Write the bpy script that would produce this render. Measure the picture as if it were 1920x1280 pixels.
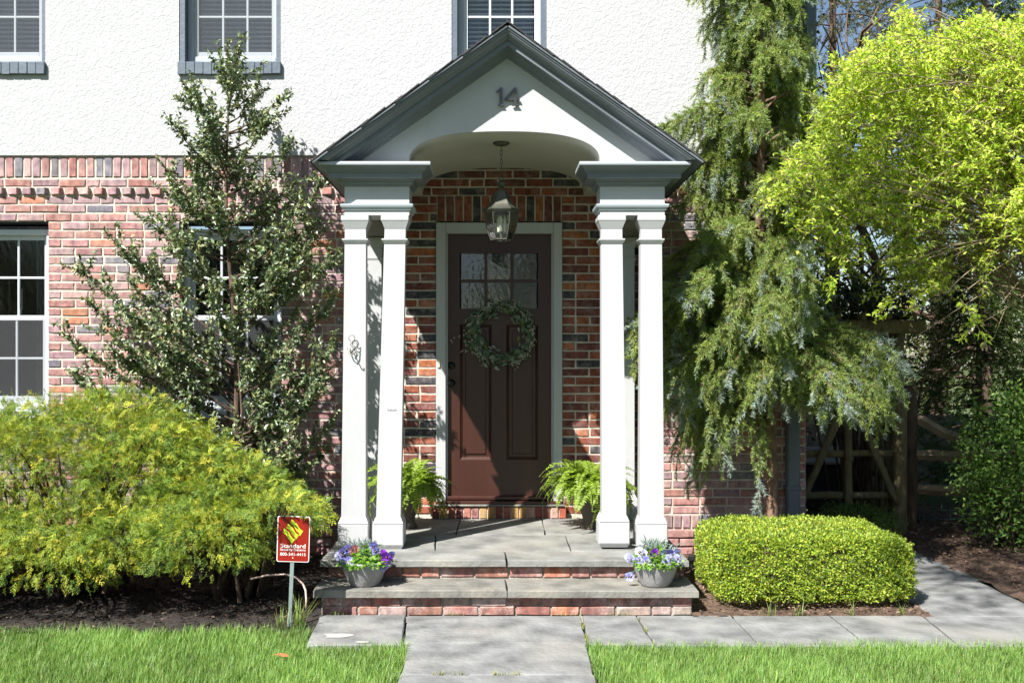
import bpy, math, random
import numpy as np
from mathutils import Vector, Matrix

for o in list(bpy.data.objects):
    bpy.data.objects.remove(o, do_unlink=True)
scene = bpy.context.scene
COL = scene.collection
rnd = random.Random(7)
rng = np.random.default_rng(11)

# ------------------------------------------------------------------ camera
CAM_Y, CAM_Z, FPX, VX, VY = -8.2, 1.52, 1952.0, 930.0, 672.0
cam_d = bpy.data.cameras.new('camera')
cam_d.sensor_width = 36.0
cam_d.lens = FPX / 1920.0 * 36.0
cam_d.shift_x = (960 - VX) / 1920.0
cam_d.shift_y = (VY - 640) / 1920.0
cam_d.clip_end = 500.0
cam = bpy.data.objects.new('camera', cam_d)
cam.location = (0, CAM_Y, CAM_Z)
cam.rotation_euler = (math.radians(90), 0, 0)
COL.objects.link(cam)
scene.camera = cam

# ------------------------------------------------------------------ light
SUN_TRAVEL = Vector((0.57, 0.72, -1.0)).normalized()
world = bpy.data.worlds.new('World')
scene.world = world
world.use_nodes = True
wn = world.node_tree
sky = wn.nodes.new('ShaderNodeTexSky')
sky.sky_type = 'NISHITA'
sky.sun_disc = False
sky.sun_elevation = math.asin(-SUN_TRAVEL.z)
sky.sun_rotation = math.atan2(-SUN_TRAVEL.x, -SUN_TRAVEL.y)
sky.air_density = 1.0
sky.dust_density = 0.6
bgn = wn.nodes['Background']
bgn.inputs[1].default_value = 0.05
wn.links.new(sky.outputs[0], bgn.inputs[0])
sun_d = bpy.data.lights.new('sun', 'SUN')
sun_d.energy = 5.0
sun_d.angle = math.radians(0.53)
sun_d.color = (1.0, 0.965, 0.915)
sun = bpy.data.objects.new('sun', sun_d)
sun.rotation_euler = SUN_TRAVEL.to_track_quat('-Z', 'Y').to_euler()
sun.location = (-6, -9, 11)
COL.objects.link(sun)
scene.view_settings.view_transform = 'Standard'
scene.view_settings.look = 'None'
scene.view_settings.gamma = 1.0
scene.view_settings.exposure = 1.32
try:
    scene.view_settings.use_curve_mapping = False
except Exception:
    pass


def at(px, py, y):
    """point of the place seen at photo pixel px,py when it stands at depth y"""
    s = FPX / (y - CAM_Y)
    return Vector(((px - VX) / s, y, CAM_Z - (py - VY) / s))


# ------------------------------------------------------------------ materials
MATS = {}


def node_mat(name):
    m = bpy.data.materials.new(name)
    m.use_nodes = True
    nt = m.node_tree
    return m, nt, nt.nodes['Principled BSDF']


def surf(name, col, rough=0.7, var=0.12, scale=6.0, bump=0.0, bscale=40.0, spec=0.5, metal=0.0,
         col2=None, stain=0.0, stain_scale=2.0, stretch=(1, 1, 1)):
    """painted / stone / wood surface: base colour mottled by noise, optional second colour in patches, bump"""
    m, nt, b = node_mat(name)
    tc = nt.nodes.new('ShaderNodeTexCoord')
    mp = nt.nodes.new('ShaderNodeMapping')
    mp.inputs['Scale'].default_value = stretch
    nt.links.new(tc.outputs['Object'], mp.inputs[0])
    n1 = nt.nodes.new('ShaderNodeTexNoise')
    n1.inputs['Scale'].default_value = scale
    n1.inputs['Detail'].default_value = 6
    nt.links.new(mp.outputs[0], n1.inputs['Vector'])
    rp = nt.nodes.new('ShaderNodeValToRGB')
    rp.color_ramp.elements[0].position = 0.3
    rp.color_ramp.elements[1].position = 0.7
    lo = tuple(c * (1 - var) for c in col) + (1,)
    hi = tuple(min(1, c * (1 + var)) for c in col) + (1,)
    rp.color_ramp.elements[0].color = lo
    rp.color_ramp.elements[1].color = hi
    nt.links.new(n1.outputs['Fac'], rp.inputs[0])
    last = rp.outputs[0]
    if col2 is not None:
        n2 = nt.nodes.new('ShaderNodeTexNoise')
        n2.inputs['Scale'].default_value = stain_scale
        n2.inputs['Detail'].default_value = 8
        n2.inputs['Roughness'].default_value = 0.65
        nt.links.new(mp.outputs[0], n2.inputs['Vector'])
        r2 = nt.nodes.new('ShaderNodeValToRGB')
        r2.color_ramp.elements[0].position = 0.5
        r2.color_ramp.elements[1].position = 0.72
        r2.color_ramp.elements[1].color = (stain, stain, stain, 1)
        r2.color_ramp.elements[0].color = (0, 0, 0, 1)
        nt.links.new(n2.outputs['Fac'], r2.inputs[0])
        mx = nt.nodes.new('ShaderNodeMixRGB')
        mx.inputs[2].default_value = tuple(col2) + (1,)
        nt.links.new(r2.outputs[0], mx.inputs[0])
        nt.links.new(last, mx.inputs[1])
        last = mx.outputs[0]
    nt.links.new(last, b.inputs['Base Color'])
    b.inputs['Roughness'].default_value = rough
    b.inputs['Metallic'].default_value = metal
    b.inputs['Specular IOR Level'].default_value = spec
    if bump > 0:
        n3 = nt.nodes.new('ShaderNodeTexNoise')
        n3.inputs['Scale'].default_value = bscale
        n3.inputs['Detail'].default_value = 8
        nt.links.new(mp.outputs[0], n3.inputs['Vector'])
        bp = nt.nodes.new('ShaderNodeBump')
        bp.inputs['Strength'].default_value = bump
        bp.inputs['Distance'].default_value = 0.01
        nt.links.new(n3.outputs['Fac'], bp.inputs['Height'])
        nt.links.new(bp.outputs[0], b.inputs['Normal'])
    MATS[name] = m
    return m


def brick_mat(name, source, haze=0.25):
    """fired clay: colour per brick (object colour or mesh attribute), sandy mottling, chalky smears"""
    m, nt, b = node_mat(name)
    if source == 'object':
        ci = nt.nodes.new('ShaderNodeObjectInfo')
        cout = ci.outputs['Color']
    else:
        ci = nt.nodes.new('ShaderNodeAttribute')
        ci.attribute_name = 'Col'
        cout = ci.outputs['Color']
    geo = nt.nodes.new('ShaderNodeNewGeometry')
    mp = nt.nodes.new('ShaderNodeMapping')
    mp.inputs['Scale'].default_value = (1.0, 1.0, 0.6)
    nt.links.new(geo.outputs['Position'], mp.inputs[0])
    n1 = nt.nodes.new('ShaderNodeTexNoise')
    n1.inputs['Scale'].default_value = 26
    n1.inputs['Detail'].default_value = 7
    nt.links.new(mp.outputs[0], n1.inputs['Vector'])
    rp = nt.nodes.new('ShaderNodeValToRGB')
    rp.color_ramp.elements[0].position = 0.28
    rp.color_ramp.elements[0].color = (0.55, 0.55, 0.6, 1)
    rp.color_ramp.elements[1].position = 0.72
    rp.color_ramp.elements[1].color = (1.3, 1.22, 1.15, 1)
    nt.links.new(n1.outputs['Fac'], rp.inputs[0])
    mu = nt.nodes.new('ShaderNodeMixRGB')
    mu.blend_type = 'MULTIPLY'
    mu.inputs[0].default_value = 1
    nt.links.new(cout, mu.inputs[1])
    nt.links.new(rp.outputs[0], mu.inputs[2])
    n2 = nt.nodes.new('ShaderNodeTexNoise')
    n2.inputs['Scale'].default_value = 9
    n2.inputs['Detail'].default_value = 9
    n2.inputs['Roughness'].default_value = 0.75
    nt.links.new(geo.outputs['Position'], n2.inputs['Vector'])
    r2 = nt.nodes.new('ShaderNodeValToRGB')
    r2.color_ramp.elements[0].position = 0.48
    r2.color_ramp.elements[1].position = 0.75
    r2.color_ramp.elements[0].color = (0, 0, 0, 1)
    r2.color_ramp.elements[1].color = (haze, haze, haze, 1)
    nt.links.new(n2.outputs['Fac'], r2.inputs[0])
    mx = nt.nodes.new('ShaderNodeMixRGB')
    mx.inputs[2].default_value = (0.58, 0.5, 0.46, 1)
    nt.links.new(r2.outputs[0], mx.inputs[0])
    nt.links.new(mu.outputs[0], mx.inputs[1])
    nt.links.new(mx.outputs[0], b.inputs['Base Color'])
    b.inputs['Roughness'].default_value = 0.88
    b.inputs['Specular IOR Level'].default_value = 0.25
    n3 = nt.nodes.new('ShaderNodeTexNoise')
    n3.inputs['Scale'].default_value = 120
    n3.inputs['Detail'].default_value = 6
    nt.links.new(geo.outputs['Position'], n3.inputs['Vector'])
    bp = nt.nodes.new('ShaderNodeBump')
    bp.inputs['Strength'].default_value = 0.55
    bp.inputs['Distance'].default_value = 0.006
    nt.links.new(n3.outputs['Fac'], bp.inputs['Height'])
    nt.links.new(bp.outputs[0], b.inputs['Normal'])
    MATS[name] = m
    return m


def leaf_mat(name, rough=0.5, trans=0.3, spec=0.4, gain=1.15):
    m, nt, b = node_mat(name)
    at_ = nt.nodes.new('ShaderNodeAttribute')
    at_.attribute_name = 'Col'
    nt.links.new(at_.outputs['Color'], b.inputs['Base Color'])
    b.inputs['Roughness'].default_value = rough
    b.inputs['Specular IOR Level'].default_value = spec
    tr = nt.nodes.new('ShaderNodeBsdfTranslucent')
    g = nt.nodes.new('ShaderNodeMixRGB')
    g.blend_type = 'MULTIPLY'
    g.inputs[0].default_value = 1
    g.inputs[2].default_value = (gain * 1.05, gain * 1.1, gain * 0.6, 1)
    nt.links.new(at_.outputs['Color'], g.inputs[1])
    nt.links.new(g.outputs[0], tr.inputs['Color'])
    mx = nt.nodes.new('ShaderNodeMixShader')
    mx.inputs[0].default_value = trans
    out = nt.nodes['Material Output']
    nt.links.new(b.outputs[0], mx.inputs[1])
    nt.links.new(tr.outputs[0], mx.inputs[2])
    nt.links.new(mx.outputs[0], out.inputs['Surface'])
    MATS[name] = m
    return m


def glass_mat(name, tint=(0.9, 0.93, 0.95), refl=0.06):
    m = bpy.data.materials.new(name)
    m.use_nodes = True
    nt = m.node_tree
    nt.nodes.remove(nt.nodes['Principled BSDF'])
    t = nt.nodes.new('ShaderNodeBsdfTransparent')
    t.inputs[0].default_value = tint + (1,)
    g = nt.nodes.new('ShaderNodeBsdfGlossy')
    g.inputs['Roughness'].default_value = 0.015
    # faint waviness of old panes
    n = nt.nodes.new('ShaderNodeTexNoise')
    n.inputs['Scale'].default_value = 5
    bp = nt.nodes.new('ShaderNodeBump')
    bp.inputs['Strength'].default_value = 0.05
    bp.inputs['Distance'].default_value = 0.02
    nt.links.new(n.outputs['Fac'], bp.inputs['Height'])
    nt.links.new(bp.outputs[0], g.inputs['Normal'])
    f = nt.nodes.new('ShaderNodeFresnel')
    f.inputs['IOR'].default_value = 1.5
    ad = nt.nodes.new('ShaderNodeMath')
    ad.operation = 'ADD'
    ad.inputs[1].default_value = refl
    nt.links.new(f.outputs[0], ad.inputs[0])
    mx = nt.nodes.new('ShaderNodeMixShader')
    nt.links.new(ad.outputs[0], mx.inputs[0])
    nt.links.new(t.outputs[0], mx.inputs[1])
    nt.links.new(g.outputs[0], mx.inputs[2])
    nt.links.new(mx.outputs[0], nt.nodes['Material Output'].inputs['Surface'])
    MATS[name] = m
    return m


def object_colour_mat(name, rough=0.5, trans=0.25):
    m, nt, b = node_mat(name)
    ci = nt.nodes.new('ShaderNodeObjectInfo')
    nt.links.new(ci.outputs['Color'], b.inputs['Base Color'])
    b.inputs['Roughness'].default_value = rough
    tr = nt.nodes.new('ShaderNodeBsdfTranslucent')
    nt.links.new(ci.outputs['Color'], tr.inputs['Color'])
    mx = nt.nodes.new('ShaderNodeMixShader')
    mx.inputs[0].default_value = trans
    nt.links.new(b.outputs[0], mx.inputs[1])
    nt.links.new(tr.outputs[0], mx.inputs[2])
    nt.links.new(mx.outputs[0], nt.nodes['Material Output'].inputs['Surface'])
    MATS[name] = m
    return m


def stucco_mat(name):
    m, nt, b = node_mat(name)
    geo = nt.nodes.new('ShaderNodeNewGeometry')
    b.inputs['Base Color'].default_value = (0.66, 0.65, 0.63, 1)
    b.inputs['Roughness'].default_value = 0.9
    b.inputs['Specular IOR Level'].default_value = 0.2
    n1 = nt.nodes.new('ShaderNodeTexNoise')
    n1.inputs['Scale'].default_value = 38
    n1.inputs['Detail'].default_value = 9
    n1.inputs['Distortion'].default_value = 0.8
    n2 = nt.nodes.new('ShaderNodeTexNoise')
    n2.inputs['Scale'].default_value = 7
    n2.inputs['Detail'].default_value = 5
    n2.inputs['Distortion'].default_value = 2.0
    for n in (n1, n2):
        nt.links.new(geo.outputs['Position'], n.inputs['Vector'])
    r = nt.nodes.new('ShaderNodeValToRGB')
    r.color_ramp.elements[0].position = 0.42
    r.color_ramp.elements[1].position = 0.62
    nt.links.new(n1.outputs['Fac'], r.inputs[0])
    mixh = nt.nodes.new('ShaderNodeMixRGB')
    mixh.inputs[0].default_value = 0.55
    nt.links.new(r.outputs[0], mixh.inputs[1])
    nt.links.new(n2.outputs['Fac'], mixh.inputs[2])
    bp = nt.nodes.new('ShaderNodeBump')
    bp.inputs['Strength'].default_value = 0.42
    bp.inputs['Distance'].default_value = 0.012
    nt.links.new(mixh.outputs[0], bp.inputs['Height'])
    nt.links.new(bp.outputs[0], b.inputs['Normal'])
    rc = nt.nodes.new('ShaderNodeValToRGB')
    rc.color_ramp.elements[0].color = (0.395, 0.40, 0.412, 1)
    rc.color_ramp.elements[1].color = (0.435, 0.44, 0.45, 1)
    nt.links.new(n2.outputs['Fac'], rc.inputs[0])
    nt.links.new(rc.outputs[0], b.inputs['Base Color'])
    MATS[name] = m
    return m


stucco_mat('stucco')
surf('mortar', (0.50, 0.46, 0.39), 0.95, 0.22, 14, 0.6, 90, col2=(0.30, 0.27, 0.23), stain=0.6, stain_scale=3)
surf('mortar_dirty', (0.26, 0.235, 0.195), 0.95, 0.35, 14, 0.6, 90, col2=(0.52, 0.50, 0.46), stain=0.9, stain_scale=6)
brick_mat('brick', 'object', 0.38)
brick_mat('brick_joined', 'attr', 0.38)
brick_mat('brick_step', 'object', 0.85)
surf('white_paint', (0.415, 0.422, 0.43), 0.45, 0.04, 3, 0.16, 30, col2=(0.335, 0.335, 0.315), stain=0.6, stain_scale=2.2,
     stretch=(1, 1, 0.35))
surf('ceiling_paint', (0.50, 0.485, 0.43), 0.6, 0.04, 3, 0.05, 30)
surf('slate_paint', (0.125, 0.142, 0.162), 0.42, 0.10, 4, 0.12, 40, col2=(0.18, 0.195, 0.21), stain=0.35, stain_scale=5)
surf('grey_paint', (0.085, 0.11, 0.14), 0.5, 0.08, 5, 0.2, 40, col2=(0.14, 0.165, 0.195), stain=0.4, stain_scale=7)
surf('pale_grey_paint', (0.34, 0.38, 0.42), 0.45, 0.04, 5)
surf('weathered_board', (0.17, 0.16, 0.145), 0.8, 0.25, 5, 0.3, 30, stretch=(1, 1, 4))
surf('sash_white', (0.50, 0.54, 0.58), 0.4, 0.03, 4)
surf('shingle', (0.045, 0.042, 0.042), 0.92, 0.35, 25, 0.6, 150)
surf('door_paint', (0.044, 0.0135, 0.0085), 0.38, 0.14, 8, 0.12, 60, stretch=(1, 1, 0.2))
surf('dark_bronze', (0.018, 0.015, 0.013), 0.4, 0.2, 12, metal=0.6)
surf('lantern_metal', (0.085, 0.085, 0.066), 0.5, 0.25, 20, metal=0.4)
surf('black_plastic', (0.012, 0.012, 0.013), 0.45, 0.1, 10)
surf('interior', (0.085, 0.085, 0.09), 0.9, 0.3, 1.5)
surf('slat', (0.82, 0.83, 0.83), 0.5, 0.02, 4)
surf('curtain', (0.12, 0.125, 0.135), 0.9, 0.2, 4, stretch=(8, 1, 0.3))
surf('bluestone', (0.185, 0.187, 0.175), 0.75, 0.38, 5.2, 0.6, 35, col2=(0.26, 0.245, 0.205), stain=0.85, stain_scale=2.4)
surf('bluestone_step', (0.165, 0.16, 0.142), 0.8, 0.34, 6, 0.55, 45, col2=(0.27, 0.25, 0.205), stain=0.85, stain_scale=3.4)
surf('flagstone', (0.172, 0.175, 0.172), 0.8, 0.42, 5.5, 0.7, 30, col2=(0.245, 0.235, 0.21), stain=0.9, stain_scale=1.4)
surf('pale_stain', (0.33, 0.33, 0.31), 0.85, 0.06, 20)
surf('soil', (0.035, 0.025, 0.018), 0.98, 0.5, 14, 0.9, 60)
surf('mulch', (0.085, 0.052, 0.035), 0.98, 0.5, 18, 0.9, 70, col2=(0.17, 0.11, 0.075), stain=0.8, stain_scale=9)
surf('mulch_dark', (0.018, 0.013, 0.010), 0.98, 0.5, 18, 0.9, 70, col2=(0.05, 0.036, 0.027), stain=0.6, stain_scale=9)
surf('turf', (0.045, 0.085, 0.015), 0.95, 0.35, 12, 0.6, 90)
surf('ground', (0.075, 0.10, 0.03), 0.95, 0.4, 0.6, 0.5, 20, col2=(0.16, 0.15, 0.06), stain=0.6, stain_scale=0.3)
surf('bark', (0.085, 0.055, 0.038), 0.95, 0.45, 22, 0.9, 60, stretch=(1, 1, 0.3))
surf('spruce_bark', (0.17, 0.105, 0.068), 0.95, 0.45, 24, 1.0, 55, col2=(0.07, 0.04, 0.028), stain=0.9, stain_scale=14,
     stretch=(1, 1, 0.5))
surf('twig', (0.13, 0.085, 0.055), 0.9, 0.3, 12)
surf('pale_twig', (0.25, 0.19, 0.12), 0.85, 0.3, 12)
surf('log', (0.15, 0.122, 0.065), 0.9, 0.35, 12, 0.6, 40, stretch=(4, 4, 0.6))
surf('rail_wood', (0.26, 0.19, 0.13), 0.9, 0.3, 9, 0.5, 40)
surf('board_wood', (0.22, 0.20, 0.18), 0.9, 0.25, 6, 0.4, 40)
surf('pot_grey', (0.25, 0.245, 0.245), 0.33, 0.06, 10)
surf('pot_dark', (0.06, 0.045, 0.035), 0.6, 0.2, 10)
surf('galvanised', (0.20, 0.25, 0.25), 0.5, 0.12, 20, metal=0.2)
surf('sign_red', (0.24, 0.012, 0.008), 0.32, 0.06, 5)
surf('sign_white', (0.74, 0.74, 0.72), 0.4, 0.03, 5)
surf('sign_lime', (0.42, 0.50, 0.03), 0.4, 0.05, 5)
surf('number_metal', (0.10, 0.10, 0.095), 0.3, 0.2, 20, metal=0.75)
surf('wire_green', (0.03, 0.14, 0.11), 0.5, 0.1, 5)
surf('hose_pink', (0.50, 0.36, 0.32), 0.5, 0.1, 5)
surf('cream_plastic', (0.62, 0.58, 0.46), 0.4, 0.05, 5)
surf('scuff', (0.36, 0.36, 0.36), 0.8, 0.1, 40)
surf('iron_scroll', (0.26, 0.24, 0.21), 0.6, 0.3, 30, metal=0.3)
surf('candle', (0.7, 0.68, 0.6), 0.5, 0.05, 5)
surf('pansy_eye', (0.02, 0.006, 0.05), 0.6, 0.2, 30)
surf('pansy_gold', (0.7, 0.45, 0.03), 0.6, 0.1, 30)
surf('berry_white', (0.48, 0.46, 0.38), 0.6, 0.15, 40)
surf('dead_leaf', (0.36, 0.14, 0.05), 0.8, 0.2, 20)
glass_mat('glass', (0.84, 0.86, 0.87), 0.02)
glass_mat('upper_glass', (0.84, 0.86, 0.87), 0.09)
glass_mat('door_glass', (0.35, 0.38, 0.42), 0.10)
glass_mat('lantern_glass', (0.84, 0.86, 0.80), 0.03)
object_colour_mat('petal')


def screen_mat(name):
    m, nt, b = node_mat(name)
    b.inputs['Base Color'].default_value = (0.11, 0.115, 0.125, 1)
    b.inputs['Roughness'].default_value = 0.7
    tr = nt.nodes.new('ShaderNodeBsdfTransparent')
    mx = nt.nodes.new('ShaderNodeMixShader')
    mx.inputs[0].default_value = 0.74
    nt.links.new(b.outputs[0], mx.inputs[1])
    nt.links.new(tr.outputs[0], mx.inputs[2])
    nt.links.new(mx.outputs[0], nt.nodes['Material Output'].inputs['Surface'])
    MATS[name] = m


screen_mat('insect_screen')
leaf_mat('holly_leaf', 0.36, 0.18, 0.7)
leaf_mat('soft_leaf', 0.5, 0.42, 0.4, 1.35)
leaf_mat('needle', 0.5, 0.3, 0.4, 1.3)
leaf_mat('grass_leaf', 0.45, 0.35, 0.35)
leaf_mat('cypress_leaf', 0.6, 0.22, 0.3, 1.2)
leaf_mat('chip', 0.95, 0.0, 0.1)

# ------------------------------------------------------------------ scene graph helpers
WL = {}


def wl(o):
    return WL.get(o.name, Vector((0, 0, 0))) if o is not None else Vector((0, 0, 0))


def tag(o, label=None, cat=None, group=None, kind=None):
    if label:
        o['label'] = label
    if cat:
        o['category'] = cat
    if group:
        o['group'] = group
    if kind:
        o['kind'] = kind
    return o


def empty(name, loc=(0, 0, 0), label=None, cat=None, group=None, parent=None):
    o = bpy.data.objects.new(name, None)
    o.empty_display_size = 0.1
    COL.objects.link(o)
    loc = Vector(loc)
    if parent:
        o.parent = parent
        o.location = loc - wl(parent)
    else:
        o.location = loc
    WL[o.name] = loc
    return tag(o, label, cat, group)


def link(name, me, parent=None, loc=(0, 0, 0), rot=(0, 0, 0), scale=(1, 1, 1), col=None):
    """mesh object at WORLD location loc (mesh coordinates are relative to it)"""
    o = bpy.data.objects.new(name, me)
    COL.objects.link(o)
    loc = Vector(loc)
    o.location = loc - wl(parent)
    if parent:
        o.parent = parent
    o.rotation_euler = rot
    o.scale = scale
    if col is not None:
        o.color = (col[0], col[1], col[2], 1)
    WL[o.name] = loc
    return o


def setmat(me, mat):
    for m in (mat if isinstance(mat, (list, tuple)) else [mat]):
        me.materials.append(MATS[m])


def np_mesh(name, V, F, mat, cols=None, smooth=False):
    V = np.asarray(V, dtype=np.float32)
    F = np.asarray(F, dtype=np.int32)
    me = bpy.data.meshes.new(name)
    n, k = F.shape
    me.vertices.add(len(V))
    me.vertices.foreach_set('co', V.ravel())
    me.loops.add(n * k)
    me.loops.foreach_set('vertex_index', F.ravel())
    me.polygons.add(n)
    me.polygons.foreach_set('loop_start', np.arange(0, n * k, k, dtype=np.int32))
    me.polygons.foreach_set('loop_total', np.full(n, k, dtype=np.int32))
    if smooth:
        me.polygons.foreach_set('use_smooth', np.ones(n, dtype=bool))
    if cols is not None:
        a = me.color_attributes.new('Col', 'FLOAT_COLOR', 'POINT')
        c4 = np.ones((len(V), 4), dtype=np.float32)
        c4[:, :3] = cols
        a.data.foreach_set('color', c4.ravel())
    me.update(calc_edges=True)
    setmat(me, mat)
    return me


class MB:
    """collects shapes for ONE mesh"""

    def __init__(s):
        s.v, s.f, s.mi = [], [], []

    def add(s, verts, faces, mi=0):
        k = len(s.v)
        s.v += [tuple(p) for p in verts]
        s.f += [tuple(i + k for i in f) for f in faces]
        s.mi += [mi] * len(faces)
        return s

    def box(s, x0, x1, y0, y1, z0, z1, mi=0):
        vs = [(x, y, z) for z in (z0, z1) for y in (y0, y1) for x in (x0, x1)]
        return s.add(vs, [(0, 2, 3, 1), (4, 5, 7, 6), (0, 1, 5, 4), (2, 6, 7, 3), (0, 4, 6, 2), (1, 3, 7, 5)], mi)

    def cbox(s, x0, x1, y0, y1, z0, z1, b=0.004, mi=0):
        """box with chamfered edges"""
        c = [((x0 + x1) / 2, (x1 - x0) / 2), ((y0 + y1) / 2, (y1 - y0) / 2), ((z0 + z1) / 2, (z1 - z0) / 2)]
        b = min(b, c[0][1] * .45, c[1][1] * .45, c[2][1] * .45)
        vs, idx = [], {}
        for sx in (-1, 1):
            for sy in (-1, 1):
                for sz in (-1, 1):
                    for ax in range(3):
                        sg = (sx, sy, sz)
                        p = [c[i][0] + sg[i] * (c[i][1] - (0 if i == ax else b)) for i in range(3)]
                        idx[(sx, sy, sz, ax)] = len(vs)
                        vs.append(p)
        fs = []
        for ax in range(3):
            o1, o2 = (ax + 1) % 3, (ax + 2) % 3
            for sg in (-1, 1):
                q = []
                for a, bb in ((-1, -1), (1, -1), (1, 1), (-1, 1)):
                    k = [0, 0, 0]
                    k[ax], k[o1], k[o2] = sg, a, bb
                    q.append(idx[(k[0], k[1], k[2], ax)])
                fs.append(q if sg > 0 else q[::-1])
            for a in (-1, 1):
                for bb in (-1, 1):
                    q = []
                    for t in (-1, 1):
                        k = [0, 0, 0]
                        k[ax], k[o1], k[o2] = t, a, bb
                        q.append((idx[(k[0], k[1], k[2], o1)], idx[(k[0], k[1], k[2], o2)]))
                    f = [q[0][0], q[1][0], q[1][1], q[0][1]]
                    fs.append(f if a * bb < 0 else f[::-1])
        for sx in (-1, 1):
            for sy in (-1, 1):
                for sz in (-1, 1):
                    f = [idx[(sx, sy, sz, i)] for i in range(3)]
                    fs.append(f if sx * sy * sz > 0 else f[::-1])
        return s.add(vs, fs, mi)

    def frustum(s, cx, cy, z0, z1, w0, w1, d0=None, d1=None, lean=(0, 0), mi=0):
        d0 = w0 if d0 is None else d0
        d1 = w1 if d1 is None else d1
        vs = []
        for z, w, d, ox, oy in ((z0, w0, d0, 0, 0), (z1, w1, d1, lean[0], lean[1])):
            vs += [(cx + ox - w / 2, cy + oy - d / 2, z), (cx + ox + w / 2, cy + oy - d / 2, z),
                   (cx + ox + w / 2, cy + oy + d / 2, z), (cx + ox - w / 2, cy + oy + d / 2, z)]
        return s.add(vs, [(3, 2, 1, 0), (4, 5, 6, 7), (0, 1, 5, 4), (1, 2, 6, 5), (2, 3, 7, 6), (3, 0, 4, 7)], mi)

    def prism(s, poly, a, b, plane='xz', mi=0):
        """polygon extruded from a to b along the axis missing from plane"""
        def P(u, v, w):
            return {'xz': (u, w, v), 'xy': (u, v, w), 'yz': (w, u, v)}[plane]
        n = len(poly)
        vs = [P(u, v, a) for u, v in poly] + [P(u, v, b) for u, v in poly]
        fs = [tuple(range(n)), tuple(range(2 * n - 1, n - 1, -1))]
        for i in range(n):
            j = (i + 1) % n
            fs.append((j, i, n + i, n + j))
        return s.add(vs, fs, mi)

    def tube(s, pts, rad, n=8, cap=True, mi=0):
        pts = [Vector(p) for p in pts]
        m = len(pts)
        if not isinstance(rad, (list, tuple)):
            rad = [rad] * m
        vs = []
        ref = None
        for i in range(m):
            t = (pts[min(i + 1, m - 1)] - pts[max(i - 1, 0)]).normalized()
            if ref is None:
                ref = Vector((0, 0, 1)) if abs(t.z) < 0.9 else Vector((1, 0, 0))
            u = t.cross(ref).normalized()
            w = u.cross(t).normalized()
            ref = w
            for k in range(n):
                a = 2 * math.pi * k / n
                vs.append(pts[i] + (u * math.cos(a) + w * math.sin(a)) * rad[i])
        fs = []
        for i in range(m - 1):
            for k in range(n):
                k2 = (k + 1) % n
                fs.append((i * n + k, i * n + k2, (i + 1) * n + k2, (i + 1) * n + k))
        if cap:
            fs.append(tuple(range(n - 1, -1, -1)))
            fs.append(tuple((m - 1) * n + k for k in range(n)))
        return s.add(vs, fs, mi)

    def lathe(s, prof, c=(0, 0, 0), n=24, mi=0, ph=0.0):
        vs, fs = [], []
        for r, z in prof:
            for k in range(n):
                a = 2 * math.pi * k / n + ph
                vs.append((c[0] + r * math.cos(a), c[1] + r * math.sin(a), c[2] + z))
        for i in range(len(prof) - 1):
            for k in range(n):
                k2 = (k + 1) % n
                fs.append((i * n + k, i * n + k2, (i + 1) * n + k2, (i + 1) * n + k))
        return s.add(vs, fs, mi)

    def sweep(s, path, prof, mi=0):
        """profile (outward offset, z) along an xy polyline; outward is to the right of travel; mitred, capped"""
        path = [Vector(p) for p in path]
        n, k = len(path), len(prof)
        offs = []
        for i in range(n):
            ns = []
            if i > 0:
                d = (path[i] - path[i - 1]).normalized()
                ns.append(Vector((d.y, -d.x)))
            if i < n - 1:
                d = (path[i + 1] - path[i]).normalized()
                ns.append(Vector((d.y, -d.x)))
            if len(ns) == 1:
                offs.append(ns[0])
            else:
                m = (ns[0] + ns[1]).normalized()
                offs.append(m / max(0.3, m.dot(ns[0])))
        vs, fs = [], []
        for i in range(n):
            for o, z in prof:
                q = path[i] + offs[i] * o
                vs.append((q.x, q.y, z))
        for i in range(n - 1):
            for j in range(k - 1):
                fs.append((i * k + j, (i + 1) * k + j, (i + 1) * k + j + 1, i * k + j + 1))
        fs.append(tuple(range(k)))
        fs.append(tuple((n - 1) * k + j for j in range(k - 1, -1, -1)))
        return s.add(vs, fs, mi)

    def mesh(s, name, mat, smooth=False):
        me = bpy.data.meshes.new(name)
        me.from_pydata(s.v, [], s.f)
        setmat(me, mat)
        if isinstance(mat, (list, tuple)):
            me.polygons.foreach_set('material_index', s.mi)
        if smooth:
            me.polygons.foreach_set('use_smooth', [True] * len(me.polygons))
        me.update()
        return me

    def build(s, name, mat, parent=None, smooth=False):
        return link(name, s.mesh(name, mat, smooth), parent)


# ------------------------------------------------------------------ scatter helpers (one mesh of many leaves)
def norm(a):
    return a / np.maximum(np.linalg.norm(a, axis=-1, keepdims=True), 1e-9)


def rand_dirs(n):
    return norm(rng.normal(size=(n, 3)))


def frames(d, nrm):
    X = norm(d)
    Z = norm(nrm - (nrm * X).sum(1, keepdims=True) * X + 1e-6)
    Y = np.cross(Z, X)
    return np.stack([X, Y, Z], axis=2)


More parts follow.
